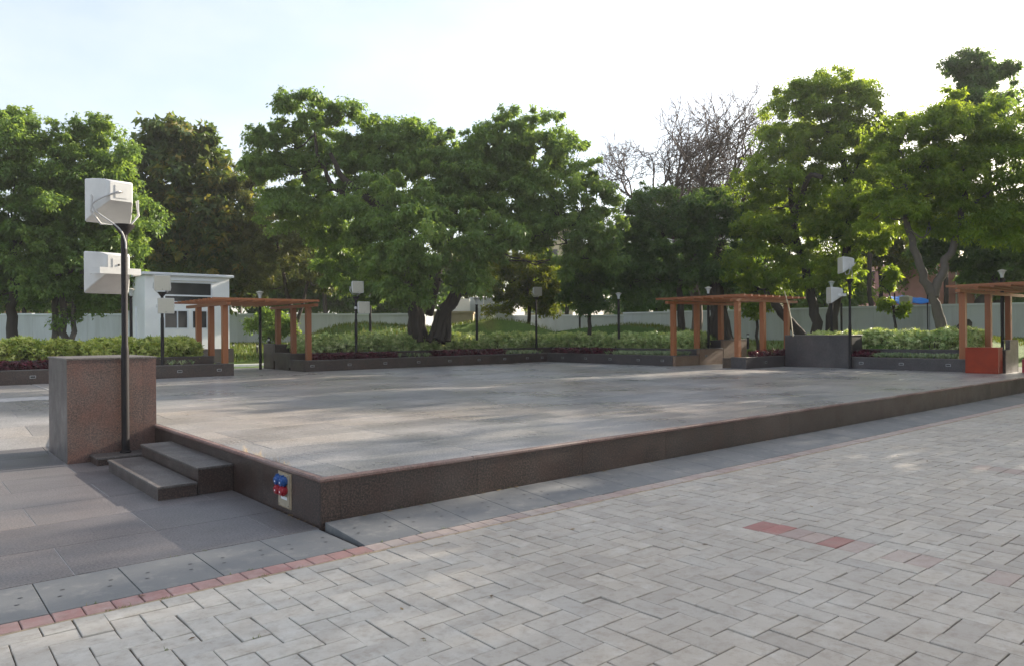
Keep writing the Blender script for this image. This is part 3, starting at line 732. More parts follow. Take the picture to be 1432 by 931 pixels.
far_pole('black pole with a single loudspeaker near the far corner', 750, (Bx, 19.2, Z1-.04), D, [(750, 408)], [hd+.4], ['single white loudspeaker on the pole near the far corner'], .40, 417, ('u',), (0,))
p = on(1187, 514.5, PZ); p = (22.18, 5.52, PZ); D = (np.array(p)-CAM)@FW; hd = toC(p)-R_(72)
far_pole('black speaker pole beside the dark purplish granite block at the right', 1187, (p[0], p[1], PZ), D, [(1184, 371), (1168, 413)], [hd, hd], ['upper pale loudspeaker facing left on the right hand pole', 'lower pale loudspeaker facing left on the right hand pole'], .54, 392, ('u', 'strap'), (0, .02))

# ------------------------------------------------------------------ garden lamps and bollard lights
def lamp(label, px, topy, D, basez=None):
    b = at(px, 480, D); x, y = b[0], b[1]; z0 = basez if basez is not None else terrain(x, y)-.05
    zt = at(px, topy, D)[2]
    r = empty('garden_lamp', (x, y, z0), label, 'garden lamp', 'slim black garden lamp posts')
    G().lathe((x, y, 0), [(.055, z0), (.055, zt-.42), (.045, zt-.36), (.07, zt-.3)], 10).build('post', M['black_metal'], r, angle=40)
    G().lathe((x, y, 0), [(.05, zt-.28), (.06, zt-.18), (.115, zt-.06)], 10).build('lamp_glass', M['lamp_glass'], r, angle=40)
    G().lathe((x, y, 0), [(.15, zt-.06), (.13, zt-.035), (.04, zt)], 12).build('lamp_cap', M['tank'], r, angle=40)
lamp('garden lamp post left of the white cabin behind the nearest pole', 183.5, 403, 27)
lamp('garden lamp post seen through the left pergola', 364, 407, 28, .45)
lamp('garden lamp post just right of the double loudspeaker pole', 518, 410, 32)
lamp('garden lamp post in front of the grassy mound by the banyan', 667, 416, 31)
lamp('garden lamp post left of the middle pergola', 865.5, 409, 32)
lamp('garden lamp post seen through the middle pergola', 991, 401, 30)
lamp('garden lamp post behind the right hand loudspeaker pole', 1163.5, 393, 31)
lamp('tall garden lamp post behind the right edge pergola', 1402, 377, 25.5)
for px, ty, D, lb in ((175, 405, 29, 'plain black post just left of the cabin lamp'), (974, 430, 33, 'plain dark post under the middle pergola'), (1177, 425, 34, 'plain thin post between dark trunks right of the middle pergola'), (811, 432, 38, 'thin dark post by the wall left of the small tree')):
    b = at(px, 480, D); zz = terrain(b[0], b[1])
    tag(G().lathe((b[0], b[1], 0), [(.05, zz-.05), (.05, at(px, ty, D)[2]), (.02, at(px, ty, D)[2]+.03)], 8).build('dark_post', M['black_metal']), lb, 'post')
for px, ty, by, lb in ((326.5, 479, 504, 'leftmost bollard light by the cabin plinth'), (345, 480, 503, 'second bollard light inside the left pergola'), (360, 480, 507, 'bollard light directly left of the lamp post in the left pergola'), (376, 471, 490, 'far bollard light by the right posts of the left pergola'), (1027, 474, 499, 'bollard light in the middle pergola passage'), (1046, 466, 484, 'far bollard light on the lawn under the middle pergola')):
    q = on(px, by, .45) if by > 495 else at(px, by, 30); D = (q-CAM)@FW; zb = q[2]
    r = empty('bollard_light', (q[0], q[1], zb-.05), lb, 'bollard light', 'short black bollard lights along the garden path')
    zt = at(px, ty, D)[2]
    G().lathe((q[0], q[1], 0), [(.05, zb-.1), (.05, zt-.15)], 8).build('post', M['black_metal'], r)
    G().lathe((q[0], q[1], 0), [(.045, zt-.149), (.045, zt-.06)], 8).build('lamp_glass', M['lamp_glass'], r)
    G().lathe((q[0], q[1], 0), [(.06, zt-.059), (.06, zt-.03), (.02, zt)], 8).build('lamp_cap', M['black_metal'], r)

# path beyond the passage and white kerb
tag(G().box(5.6, 8.15, 24.02, 27, .2, PZ-.003).build('garden_path', M['court_tile']), kind='structure')
r = empty('white_kerb', (8, 24, PZ), 'low white painted kerb at the lawn edge beyond the left pergola', 'kerb')
for a, b in ((6.8, 7.6), (7.6, 8.4), (8.4, 9.2), (9.2, 10.0)):
    G().box(a+.004, b-.004, 23.6, 23.85, PZ, PZ+.13, .015).build('kerb_stone', M['kerb_white'], r)
for a in (23.86, 24.7, 25.5):
    G().box(6.8, 7.05, a, a+.82, PZ, PZ+.13, .015).build('kerb_stone', M['kerb_white'], r)
G().box(8.4, 9.3, 25.2, 25.5, PZ, PZ+.16, .02).build('kerb_stone', M['kerb_white'], r)

# ------------------------------------------------------------------ white cabin
KY = 25.2; kx0 = onY(203, KY); kx1 = onY(321, KY); kd = lambda px: (np.array([onY(px, KY), KY, 0])-CAM)@FW
kz = at(203, 381, kd(203))[2]
r = empty('guard_cabin', (kx0, KY, PZ), 'white flat roofed guard cabin with dark windows behind the left pergola', 'cabin')
def kp(px, py): q = at(px, py, kd(px)); return q[0], q[2]
wx0, wz1 = kp(229, 393); wx1, wz0 = kp(297, 424)
lx0, lz1 = kp(229, 433); lx1, lz0 = kp(264, 460); mx0 = kp(268, 440)[0]; mx1 = kp(291, 440)[0]
wx1b = kp(297, 400)[0]; base_z = kp(310, 487)[1]; DY = 3.4
def wallseg(x0, x1, z0, z1, nm='wall'): G().box(x0, x1, KY, KY+.12, z0, z1).build(nm, M['white_paint'], r)
wallseg(kx0, lx0, base_z, kz-.08); wallseg(wx1b, kx1, base_z, kz-.08)
wallseg(lx0, wx1b, wz1, kz-.08); wallseg(lx0, wx1b, lz1, wz0); wallseg(lx0, wx1b, base_z, lz0); wallseg(lx1, mx0, lz0, lz1); wallseg(mx1, wx1b, lz0, lz1)
G().box(kx0, kx0+.12, KY+.12, KY+DY, base_z, kz-.08).build('wall', M['white_paint'], r)
G().box(kx1-.12, kx1, KY+.12, KY+DY, base_z, kz-.08).build('wall', M['white_paint'], r)
G().box(kx0+.12, kx1-.12, KY+DY-.12, KY+DY, base_z, kz-.08).build('wall', M['white_paint'], r)
G().box(kx0-.12, kx1+.14, KY-.18, KY+DY+.15, kz-.08, kz+.02, .02).build('roof', M['roof_white'], r)
G().box(kx0-.03, kx1+.16, KY-.03, KY+DY+.02, PZ-.1, base_z).build('plinth', M['granite_cool'], r)
def window(x0, x1, z0, z1, muls, trans):
    g = G(); t = .05
    g.box(x0, x1, KY-.012, KY+.05, z0, z0+t); g.box(x0, x1, KY-.012, KY+.05, z1-t, z1)
    g.box(x0, x0+t, KY-.012, KY+.05, z0+t, z1-t); g.box(x1-t, x1, KY-.012, KY+.05, z0+t, z1-t)
    for m_ in muls: g.box(m_-.02, m_+.02, KY-.010, KY+.05, z0+t, z1-t)
    for m_ in trans: g.box(x0+t, x1-t, KY-.008, KY+.048, m_-.03, m_+.03)
    w_ = G().box(x0+t, x1-t, KY+.055, KY+.065, z0+t, z1-t).build('window', M['glass'], r); o = g.build('frame', M['frame_white'], w_)
window(wx0, wx1b, wz0, wz1, [], [kp(260, 413.5)[1]])
window(lx0, lx1, lz0, lz1, [(lx0*.45+lx1*.55)], []); window(mx0, mx1, lz0, lz1, [], [])
G().box(wx0-.15, wx1b+.15, KY-.09, KY-.002, wz1+.04, wz1+.08).build('window_hood', M['frame_white'], r)
G().tube([(kx0-.25, KY+.3, PZ), (kx0-.25, KY+.3, 2.9)], .04, 8).build('drainpipe', M['roof_white'], r)

# ------------------------------------------------------------------ boundary walls and buildings beyond
def bwall(label, pts, zt_of, cat='boundary wall', mat='boundary', piers=True):
    """pts: list of (px, D) ; top seen at zt_of(px)"""
    r = None
    for (a, b) in zip(pts[:-1], pts[1:]):
        A = at(a[0], zt_of(a[0]), a[1]); B = at(b[0], zt_of(b[0]), b[1])
        if r is None: r = empty('boundary_wall', (A[0], A[1], 1.2), label, cat)
        n_ = max(1, int(round(np.linalg.norm((B-A)[:2])/3.0)))
        for i in range(n_):
            P = A+(B-A)*i/n_; Q = A+(B-A)*(i+1)/n_; d = (Q-P); d[2] = 0; L = np.linalg.norm(d); d /= L; nn = np.array([-d[1], d[0], 0])
            zt = (P[2]+Q[2])/2; c = (P+Q)/2; c[2] = zt/2+.2
            G().obox(c, d*(L/2-.006), nn*.1, UP*(zt/2-.2-.03)).build('wall_panel', M[mat], r)
            c2 = c.copy(); c2[2] = zt; G().obox(c2, d*(L/2), nn*.14, UP*.045).build('wall_cap', M['roof_white'], r)
    return r
bwall('long pale boundary wall behind the trees on the left', [(-220, 46), (-30, 42), (200, 42), (470, 42), (575, 42)], lambda p: 439.5)
bwall('pale boundary wall behind the small trees in the middle', [(715, 47), (800, 46), (872, 45)], lambda p: 441.5)
bwall('pale boundary wall running behind the trees on the right', [(872, 46), (1000, 43), (1150, 40), (1300, 37), (1440, 35), (1800, 30)], lambda p: 438-(p-872)*.025)

def cbox(g, pxa, pxb, ya, yb, D, dep, a=0):
    A = at(pxa, ya, D); B = at(pxb, ya, D); zt = A[2]; zb = at(pxa, yb, D)[2]
    d = B-A; d[2] = 0; L = np.linalg.norm(d); d /= L; nn = np.array([-d[1], d[0], 0])
    if nn@FW < 0: nn = -nn
    c = (A+B)/2+nn*dep/2; c[2] = (zt+zb)/2
    return g.obox(c, d*L/2, nn*dep/2, UP*(zt-zb)/2, a)
# left, terracotta clad building
p = at(40, 440, 58); r = empty('terracotta_building', (p[0], p[1], 0), 'terracotta ribbed building showing between the trunks at the left', 'building')
cbox(G(), -80, 215, 408, 475, 58, 8).build('wall', M['orange_clad'], r)
for k in range(24): cbox(G(), -78+12*k, -73+12*k, 409, 474, 57.8, .15).build('cladding_rib', M['orange_clad'], r)
# middle, grey white outbuilding and beige hut
p = at(690, 450, 44); r = empty('outbuilding', (p[0], p[1], 1), 'grey white outbuilding behind the grassy mound', 'building')
cbox(G(), 656, 716, 416, 468, 44, 4).build('wall', M['grey_wall'], r)
cbox(G(), 625, 657, 418, 436, 43.5, .3).build('side_screen', M['white_paint'], r)
cbox(G(), 689, 699, 419, 424, 43.9, .2).build('window', M['frame_white'], r)
cbox(G(), 682, 693, 437, 450, 43.85, .2).build('door', M['frame_white'], r)
cbox(G(), 675.5, 676.5, 417, 460, 43.9, .1).build('pipe', M['white_paint'], r)
p = at(640, 450, 40); r = empty('beige_hut', (p[0], p[1], 1), 'low beige rendered hut right of the banyan trunk', 'hut')
cbox(G(), 606, 660, 438, 470, 40, 2.5).build('wall', M['beige_wall'], r)
cbox(G(), 604, 661, 435.5, 438, 39.9, 2.7).build('roof', M['beige_wall'], r)
# right, pink red building, pale blocks
p = at(1345, 430, 48); r = empty('pink_building', (p[0], p[1], 0), 'pinkish red building behind the forked tree at the right', 'building')
cbox(G(), 1308, 1440, 362, 470, 48, 8).build('wall', M['pink_wall'], r)
for k in range(5): cbox(G(), 1310+k*27, 1311.2+k*27, 364, 470, 47.9, .1).build('wall_pilaster', M['pale_wall'], r)
for yy in (388, 410): cbox(G(), 1308, 1440, yy, yy+1.6, 47.88, .12).build('string_course', M['pink_wall'], r)
def block(label, pxa, pxb, ya, yb, D, cols, rows, mat='pale_wall'):
    p = at((pxa+pxb)/2, yb, D); r = empty('apartment_block', (p[0], p[1], 0), label, 'building')
    cbox(G(), pxa, pxb, ya, yb, D, 10).build('wall', M[mat], r)
    cbox(G(), pxa-2, pxb+2, ya-3, ya, D-.4, 11).build('roof_slab', M['roof_white'], r)
    for i in range(cols):
        for j in range(rows):
            x0 = pxa+(pxb-pxa)*(i+.25)/cols; x1 = pxa+(pxb-pxa)*(i+.75)/cols; y0 = ya+(yb-ya)*(j+.22)/rows; y1 = ya+(yb-ya)*(j+.68)/rows
            w_ = cbox(G(), x0, x1, y0, y1, D-.05, .2).build('window', M['dark_opening'], r)
            cbox(G(), x0-.6, x1+.6, y1, y1+.8, D-.3, .35).build('sill', M['roof_white'], w_)
block('pale apartment block glimpsed behind the bare tree', 935, 1045, 262, 470, 95, 5, 9)
block('low beige building with dark openings behind the middle wall', 865, 905, 416, 470, 60, 4, 2, 'beige_wall')
block('cream building glimpsed beyond the wall behind the right hand loudspeakers', 1195, 1252, 372, 470, 58, 3, 3, 'pale_wall')
block('pale building between the banyan crown and the small trees', 735, 800, 318, 470, 80, 4, 6, 'beige_wall')
# tarp and tank
A, B = at(1251, 410, 36), at(1297, 412, 36); r = empty('blue_tarp', tuple(A), 'bright blue tarpaulin stretched above the right boundary wall', 'tarpaulin')
g = G(); gv = []; nn = np.array([-(B-A)[1], (B-A)[0], 0]); nn /= np.linalg.norm(nn); nn = nn if nn@FW > 0 else -nn
for side in (0, .03):
    for j in range(4):
        for i in range(9):
            t = i/8; s_ = j/3; q = A+(B-A)*t - nn*(1.1*s_-.6) - UP*(.12+.45*s_*(1-.35*t)+.05*math.sin(t*9+s_*2))+UP*side; gv.append(q)
ff = []
for sd in (0, 1):
    for j in range(3):
        for i in range(8):
            a = sd*36+j*9+i; ff.append((a, a+1, a+10, a+9) if sd else (a+9, a+10, a+1, a))
g.add(gv, ff); g.build('sheet', M['tarp'], r)
for q in (A, B): G().tube([q-UP*2.2, q], .03, 6).build('pole', M['black_metal'], r)
t_ = at(1267, 426, 35.6); r = empty('water_tank', tuple(t_), 'beige box tank standing under the blue tarpaulin', 'tank')
G().box(t_[0]-.22, t_[0]+.22, t_[1]-.22, t_[1]+.22, t_[2], t_[2]+.40, .03).build('body', M['tank'], r)
G().box(t_[0]-.1, t_[0]+.1, t_[1]-.1, t_[1]+.1, t_[2]+.4005, t_[2]+.44, .01).build('lid', M['tank'], r)
# bamboo pole leaning on the middle pergola
a = at(1097, 407, 27); b = at(1109, 470, 26.2)
tag(G().tube(smooth_path([b, (a+b)/2+RT*.05, a], 3), .018, 7).build('bamboo_pole', simple('bamboo', (.42, .36, .22), .6)), 'thin pale bamboo pole leaning against the middle pergola', 'pole')

# ------------------------------------------------------------------ foliage tools
def unit(v): return v/(np.linalg.norm(v, axis=-1, keepdims=True)+1e-9)
def leaves_mesh(name, cen, rad, per, L, W, mat, parent, droop=.35, flat=.75, up=1.0, lenvar=.35, rbias=None, colc=None):
    """cen (n,3) clump centres, rad clump radius, per leaves per clump"""
    n = len(cen); m = n*per
    idx = np.repeat(np.arange(n), per)
    off = rng.normal(size=(m, 3)); off = unit(off)*(rng.random((m, 1))**.5)
    rr = (rad if np.ndim(rad) else np.full(n, rad))[idx][:, None]
    P = cen[idx]+off*rr*np.array([1, 1, flat])
    d = unit(off*np.array([1, 1, .6])+rng.normal(size=(m, 3))*.45-np.array([0, 0, droop]))
    nr = unit(rng.normal(size=(m, 3))*.55+off*.45+np.array([0, 0, up]))
    s = unit(np.cross(d, nr)); nr = np.cross(s, d)
    l = (L*(1+lenvar*(rng.random((m, 1))*2-1))); w_ = l*(W/L)*.5
    sk = rng.random((m, 1))*.35
    a = P-s*w_+d*l*sk; b = P+s*w_+d*l*(.35-sk); c = P+d*l-nr*l*.12-np.array([0, 0, 1])*l*.08
    V = np.stack([a, b, c], 1).reshape(-1, 3); F = np.arange(m*3).reshape(-1, 3)
    cc = (colc if colc is not None else rng.random(n))[idx]
    att = np.clip(cc*.62+rng.random(m)*.38, 0, 1)
    return link(name, mesh_np(name, V, F, att), mat, parent)
def lobe_points(c, r, n, shell=.5):
    d = unit(rng.normal(size=(n, 3))); q = (shell+(1-shell)*rng.random((n, 1))**.7)
    q[: n//4] = rng.random((n//4, 1))**.5
    return c+d*q*r
def limb(V, F, pts, r0, r1, k=6, wob=.06, n=4):
    P = np.array(smooth_path(pts, n)); L = np.linalg.norm(P[-1]-P[0])
    P[1:-1] += rng.normal(size=(len(P)-2, 3))*wob*min(1, L/6)
    rad = np.linspace(r0, r1, len(P))
    v, f = tube_np(P, rad, k); F.append(f+sum(len(x) for x in V)); V.append(v); return P
PUFF = 10.4
NLEAF = 0
def tree(name, label, base, trunks, lobes, leafm, barkm='bark', L=.155, W=.09, dens=1.0, rc=.5, per=58, D=32, droop=.35, cat='tree', group=None, shell=.5, zbase=None, twigs=True, flutes=False, depthscale=1.0):
    """trunks: [(list of (px,py,D)), r0, r1]; lobes: (px,py,rx,ry[,D])"""
    b = at(base[0], base[1], D); gz = zbase if zbase is not None else terrain(b[0], b[1])-.1
    root = empty(name, (b[0], b[1], gz), label, cat, group)
    V, F = [], []; nodes = []
    for (pts, r0, r1) in trunks:
        W_ = [at(*q) if len(q) == 3 else at(q[0], q[1], D) for q in pts]
        W_[0] = np.array([W_[0][0], W_[0][1], min(W_[0][2], terrain(W_[0][0], W_[0][1])) if zbase is None else zbase]) if pts[0][1] > 455 else W_[0]
        P = limb(V, F, W_, r0, r1, 9, .045, 4); nodes += list(P[2:])
        if flutes and pts[0][1] > 455:
            for q in range(flutes):
                a0 = 2*math.pi*q/flutes+rng.random(); tw = rng.normal()*.8; Q = []
                for i, pt in enumerate(P[:max(4, int(len(P)*.9))]):
                    t = i/len(P); a_ = a0+tw*t*2; rr = (r0+(r1-r0)*t)*.8*(1+.5*math.exp(-t*9)); Q.append(pt+np.array([math.cos(a_)*rr, math.sin(a_)*rr, 0]))
                Q = np.array(Q); v, f = tube_np(Q, np.linspace(r0*.38, r1*.3, len(Q)), 6); F.append(f+sum(len(x) for x in V)); V.append(v)
    nodes = np.array(nodes) if nodes else np.array([[b[0], b[1], gz]])
    cen = []; rads = []; cols = []
    for lb in lobes:
        d = lb[4] if len(lb) > 4 else D; c = at(lb[0], lb[1], d); rx = 1.1*lb[2]*d/FPX; ry = 1.08*lb[3]*d/FPX
        low = nodes[nodes[:, 2] < c[2]+.3]; pool = low if len(low) else nodes
        s0 = pool[np.argmin(np.linalg.norm(pool-c, axis=1))]
        P = limb(V, F, [s0, s0*.6+c*.4-UP*.25*ry+rng.normal(size=3)*.15, c], .025+.018*rx, .015, 6, .06, 4)
        rd = max(rx*.9, ry)*depthscale; npf = max(5, int(PUFF*dens*(rx*ry)**.9+3)); kc = 8
        q = lobe_points(np.zeros(3), np.array([1, 1, 1]), npf, shell); q *= 1+.16*rng.random((npf, 1))-.04
        q[:, 2] -= .12*(q[:, 0]**2)
        pc = c + (RT*q[:, :1]*rx) + (FW*q[:, 1:2]*rd) + UP*q[:, 2:3]*ry
        pr = rc*(.38+1.35*rng.random(npf)**1.9)
        j = np.repeat(np.arange(npf), kc); o_ = unit(rng.normal(size=(npf*kc, 3)))*(rng.random((npf*kc, 1))**.45)
        cc = pc[j]+o_*pr[j][:, None]*np.array([1.05, 1.05, .62]); n = len(cc)
        ns = int(npf*.5); qs = unit(rng.normal(size=(ns, 3)))*(1.02+.30*rng.random((ns, 1))); qs[:, 2] = np.abs(qs[:, 2])*.9-.1
        sp_ = c + (RT*qs[:, :1]*rx) + (FW*qs[:, 1:2]*rd) + UP*qs[:, 2:3]*ry
        sp_ = np.repeat(sp_, 2, 0)+rng.normal(size=(ns*2, 3))*rc*.22
        cen.append(sp_); rads.append(rc*(.14+.22*rng.random(ns*2))); cols.append(np.clip(.45+.5*rng.random(ns*2), 0, 1))
        pcol = rng.random(npf)*.62+rng.random()*.2
        cen.append(cc); rads.append(.55*pr[j]*(.6+.5*rng.random(n))); cols.append(np.clip(pcol[j]+rng.normal(size=n)*.1, 0, 1)); cc = pc
        if twigs:
            for t_ in cc[:: max(1, n//14)]:
                k = rng.integers(len(P)//2, len(P)); limb(V, F, [P[k], (P[k]+t_)/2+rng.normal(size=3)*.12, t_], .028, .009, 4, .03, 2)
    global NLEAF
    NLEAF += sum(len(c) for c in cen)*per
    Vt = np.concatenate(V); Ft = np.concatenate(F)
    link('trunk', mesh_np('trunk', Vt, Ft, smooth=True), M[barkm], root)
    cen = np.concatenate(cen); rads = np.concatenate(rads); cols = np.concatenate(cols)
    ok = cen[:, 2] > gz+.4; leaves_mesh('crown', cen[ok], rads[ok], per, L, W, M[leafm], root, droop, colc=cols[ok])
    return root

# ------------------------------------------------------------------ trees
tree('leafy_tree', 'dense dark green tree with a single dark trunk at the far left edge', (18, 474), [([(18, 476), (17, 430), (22, 380), (15, 310)], .22, .12)],
    [(20,195,42,45),(-35,245,60,60),(62,235,42,45),(8,280,60,50),(72,300,38,45),(-40,340,60,60),(25,345,55,45),(75,365,35,35),(40,400,35,25),(-10,405,35,25)], 'leaf_mid', D=30, dens=1.15)
tree('leafy_tree', 'green tree with three close grey stems between the left edge and the cabin', (88, 476), [([(78, 476), (77, 440), (82, 390), (90, 330)], .15, .09), ([(88, 476), (89, 440), (95, 390), (110, 300)], .16, .08), ([(98, 474), (103, 440), (108, 400), (150, 300)], .12, .06)],
    [(128,185,24,22),(105,215,30,30),(75,285,42,40),(120,265,36,36),(160,220,16,26),(152,262,32,32),(90,340,45,35),(135,325,42,40),(172,300,30,35),(110,385,50,35),(165,360,34,38),(170,400,30,25),(95,415,28,22)], 'leaf_mid', 'bark_grey', D=31, dens=1.15)
tree('large_leaf_tree', 'tall olive and yellow tinged tree with big leaves behind the white cabin', (262, 455), [([(262, 470), (262, 400), (255, 320), (238, 220)], .2, .07), ([(262, 420), (290, 350), (300, 290)], .12, .05)],
    [(232,180,20,20),(212,215,22,24),(250,205,28,26),(282,200,22,24),(232,250,42,34),(285,250,36,36),(312,290,28,30),(215,300,38,36),(262,305,46,38),(310,335,36,36),(225,350,44,32),(275,365,50,34),(325,385,28,32)], 'leaf_teak', D=37, L=.34, W=.21, per=20, rc=.62, dens=.85, droop=.5)
tree('small_dark_tree', 'dull green branching tree behind the left pergola', (420, 466), [([(418, 470), (410, 440), (398, 400), (385, 330)], .16, .06), ([(416, 450), (430, 400), (448, 350)], .1, .05)],
    [(342,255,18,28),(352,300,28,26),(390,320,42,34),(440,335,42,36),(350,350,34,32),(395,375,44,28),(452,385,38,26),(345,395,28,25)], 'leaf_grey', D=37, L=.14, W=.06, per=60, dens=1.0)
tree('banyan_tree', 'huge spreading banyan with twisted fluted trunks filling the middle of the picture', (600, 470), [
    ([(582, 474, 31), (580, 430, 31), (572, 380, 31), (560, 320, 31), (535, 260, 31)], .34, .12),
    ([(612, 474, 31), (622, 435, 31), (650, 395, 31), (690, 350, 31.5), (730, 300, 32)], .36, .10),
    ([(560, 330, 31), (520, 300, 31), (470, 265, 31), (448, 225, 31), (440, 180, 31)], .16, .05), ([(545, 300, 31), (480, 250, 30.5), (462, 215, 30)], .18, .08), ([(600, 440, 31.5), (615, 380, 32), (635, 320, 32), (640, 240, 32)], .18, .06), ([(690, 350, 31.5), (760, 325, 31), (810, 310, 31)], .16, .06)],
    [(425,158,34,26),(478,163,22,26),(388,200,34,32),(440,205,38,32),(400,245,50,30),(370,235,20,22),(475,215,22,30),(440,275,40,28),(395,290,35,22),
     (535,188,36,26),(572,190,30,20),(560,225,44,32),(515,240,36,34),(548,280,44,38,28.5),(575,325,44,40,27.5),(560,375,36,32,28),(525,345,40,38,31),(505,300,40,35,31),(600,385,36,26,28.5),
     (612,200,34,24),(655,215,34,28),(680,205,22,26),(590,210,26,26),(690,250,34,30),(640,280,40,36),(618,245,44,32),(668,258,40,34),(640,310,44,36,30),(665,360,36,32,29),(610,290,40,40,33),
     (715,180,22,28),(758,188,36,30),(696,215,36,32),(748,228,46,34),(798,232,28,36),(822,275,34,32),(845,318,28,34),(775,275,48,34),(722,275,42,34),(842,355,26,24),(790,325,44,30),(735,318,34,18),(700,300,36,30),(800,365,36,20),(520,395,40,25,33),(480,370,36,32,34),(470,320,36,32,33),(525,410,22,14,28.5),(655,395,24,16,29),(565,410,16,10,28),(690,330,34,26,29)],
    'leaf_mid', 'bark', D=31.5, L=.155, W=.085, dens=1.1, per=60, rc=.48, droop=.55, flutes=7)
tree('bright_tree', 'bright yellow green tree lit from behind above the outbuilding', (735, 455), [([(738, 468), (740, 420), (735, 380)], .12, .05)],
    [(700,385,30,24),(735,365,34,26),(765,385,32,28),(745,410,40,22),(705,415,26,18),(775,415,22,18)], 'leaf_yellow', D=41, dens=1.0)
tree('small_round_tree', 'small round dark green tree standing alone on the lawn left of the middle wall', (824, 465), [([(824, 468), (824, 430), (826, 390)], .1, .05)],
    [(815,385,24,22),(840,380,24,24),(826,410,30,22),(800,410,18,16)], 'leaf_dark', D=34, dens=1.2)
tree('dark_tree', 'dark green tree left of the middle pergola below the bare branches', (950, 468), [([(952, 474), (952, 430), (945, 380), (925, 320)], .2, .08), ([(950, 400), (975, 350), (985, 320)], .12, .05)],
    [(902,292,28,26),(940,300,38,28),(892,335,34,30),(935,345,42,32),(905,380,36,28),(965,375,36,26),(880,395,20,20),(975,330,30,28)], 'leaf_dark', D=35, dens=1.2)
tree('rooted_tree', 'dark tree with a thick root wrapped trunk inside the middle pergola', (1005, 470), [([(1006, 476), (1004, 440), (1000, 400), (1002, 340)], .42, .22), ([(1020, 476), (1014, 440), (1008, 400)], .16, .1)],
    [(1000,285,34,24),(1030,305,30,28),(1010,335,38,28),(1025,370,28,24),(985,385,22,18)], 'leaf_dark', D=35, dens=1.2, flutes=7)
tree('broad_tree', 'broad sunlit green tree with dark V shaped trunks behind the right loudspeakers', (1152, 470), [
    ([(1142, 476, 33), (1140, 440, 33), (1130, 390, 33), (1110, 310, 33), (1105, 240, 33)], .26, .1), ([(1156, 476, 33), (1166, 430, 33), (1178, 380, 33), (1185, 280, 33), (1170, 180, 33)], .3, .08), ([(1136, 474, 33), (1112, 458, 33), (1088, 432, 33), (1072, 405, 33)], .24, .16), ([(1110, 310, 33), (1130, 250, 32), (1150, 248, 31.5)], .14, .1)],
    [(1150,118,30,16),(1180,128,30,20),(1105,145,30,22),(1140,160,40,28),(1190,165,40,28),(1085,195,32,32),(1130,205,44,32),(1180,215,44,32),(1060,250,26,32),(1105,265,46,34),(1160,275,46,34),(1050,310,26,28),(1090,330,44,32),(1145,335,46,32),(1195,330,36,32),(1045,365,28,26),(1085,385,40,22),(1135,385,42,22),(1180,385,34,20),(1225,190,28,28),(1220,250,30,32),(1200,230,30,26),(1210,290,30,28),(1150,305,34,22),(1225,330,26,24),(1080,295,26,24),(1130,135,16,12),(1205,135,14,10)], 'leaf_bright', D=33, dens=.95, L=.15, W=.075, droop=.4)
tree('forked_tree', 'tree with a pale forked trunk rising from the right hand hedge', (1322, 480), [
    ([(1326, 486, 28), (1316, 455, 28), (1308, 425, 28), (1302, 405, 28)], .24, .13), ([(1302, 410, 28), (1285, 370, 28), (1270, 320, 28), (1266, 260, 28), (1262, 215, 28)], .17, .06), ([(1306, 415, 28), (1320, 375, 28), (1338, 330, 28), (1345, 280, 28), (1352, 220, 28)], .18, .06), ([(1342, 300, 28), (1375, 275, 28), (1400, 255, 28)], .09, .05)],
    [(1238,205,26,24),(1265,190,28,24),(1245,255,34,28),(1285,235,36,28),(1310,180,32,26),(1345,155,38,28),(1385,170,34,30),(1335,205,42,30),(1385,220,42,30),(1300,275,40,28),(1350,265,44,30),(1400,270,42,32),(1430,200,32,44),(1232,300,24,20),(1300,310,30,18),(1395,315,40,24),(1440,300,40,50),(1330,240,36,26),(1270,290,30,22),(1360,310,30,20),(1305,215,30,22)], 'leaf_bright', 'bark_grey', D=28, dens=.9, L=.14, W=.07, droop=.4, zbase=1.0)
tree('tall_dark_tree', 'tall dark tree reaching above the others at the right with a leaning limb', (1400, 470), [([(1398, 480, 38), (1398, 420, 38), (1392, 330, 38), (1375, 200, 38), (1365, 110, 38)], .36, .1), ([(1300, 468, 36), (1340, 462, 36), (1372, 425, 37), (1397, 385, 38)], .3, .26)],
    [(1345,90,13,12),(1372,86,13,8),(1402,98,13,7),(1362,118,20,14),(1385,104,12,9),(1385,140,34,22),(1350,160,36,24),(1395,330,50,34),(1350,345,34,28),(1430,355,44,40),(1380,380,34,16),(1420,400,36,22),(1310,350,30,26)], 'leaf_dark', D=38, dens=1.1, L=.2, W=.1)
tree('sapling', 'small leafy sapling in front of the right wall under the blue tarpaulin', (1253, 462), [([(1253, 470), (1250, 440), (1244, 410)], .06, .03)],
    [(1241,398,7,7),(1238,425,9,6),(1262,432,9,6),(1247,383,8,7)], 'leaf_bright', D=31, dens=.6, per=30, rc=.22)
tree('round_shrub', 'round dark shrub against the wall seen through the left pergola', (378, 470), [([(378, 472), (378, 460)], .05, .03)], [(372,455,18,14),(392,458,14,12),(380,445,14,10)], 'leaf_mid', D=34, dens=2.2, per=50, cat='shrub')
tree('slim_tree', 'slim young tree inside the middle pergola left of its right posts', (1060, 468), [([(1060, 470), (1058, 445), (1060, 400)], .08, .04)], [(1058,425,16,16),(1065,405,18,14)], 'leaf_bright', D=34, dens=1.2, per=40)

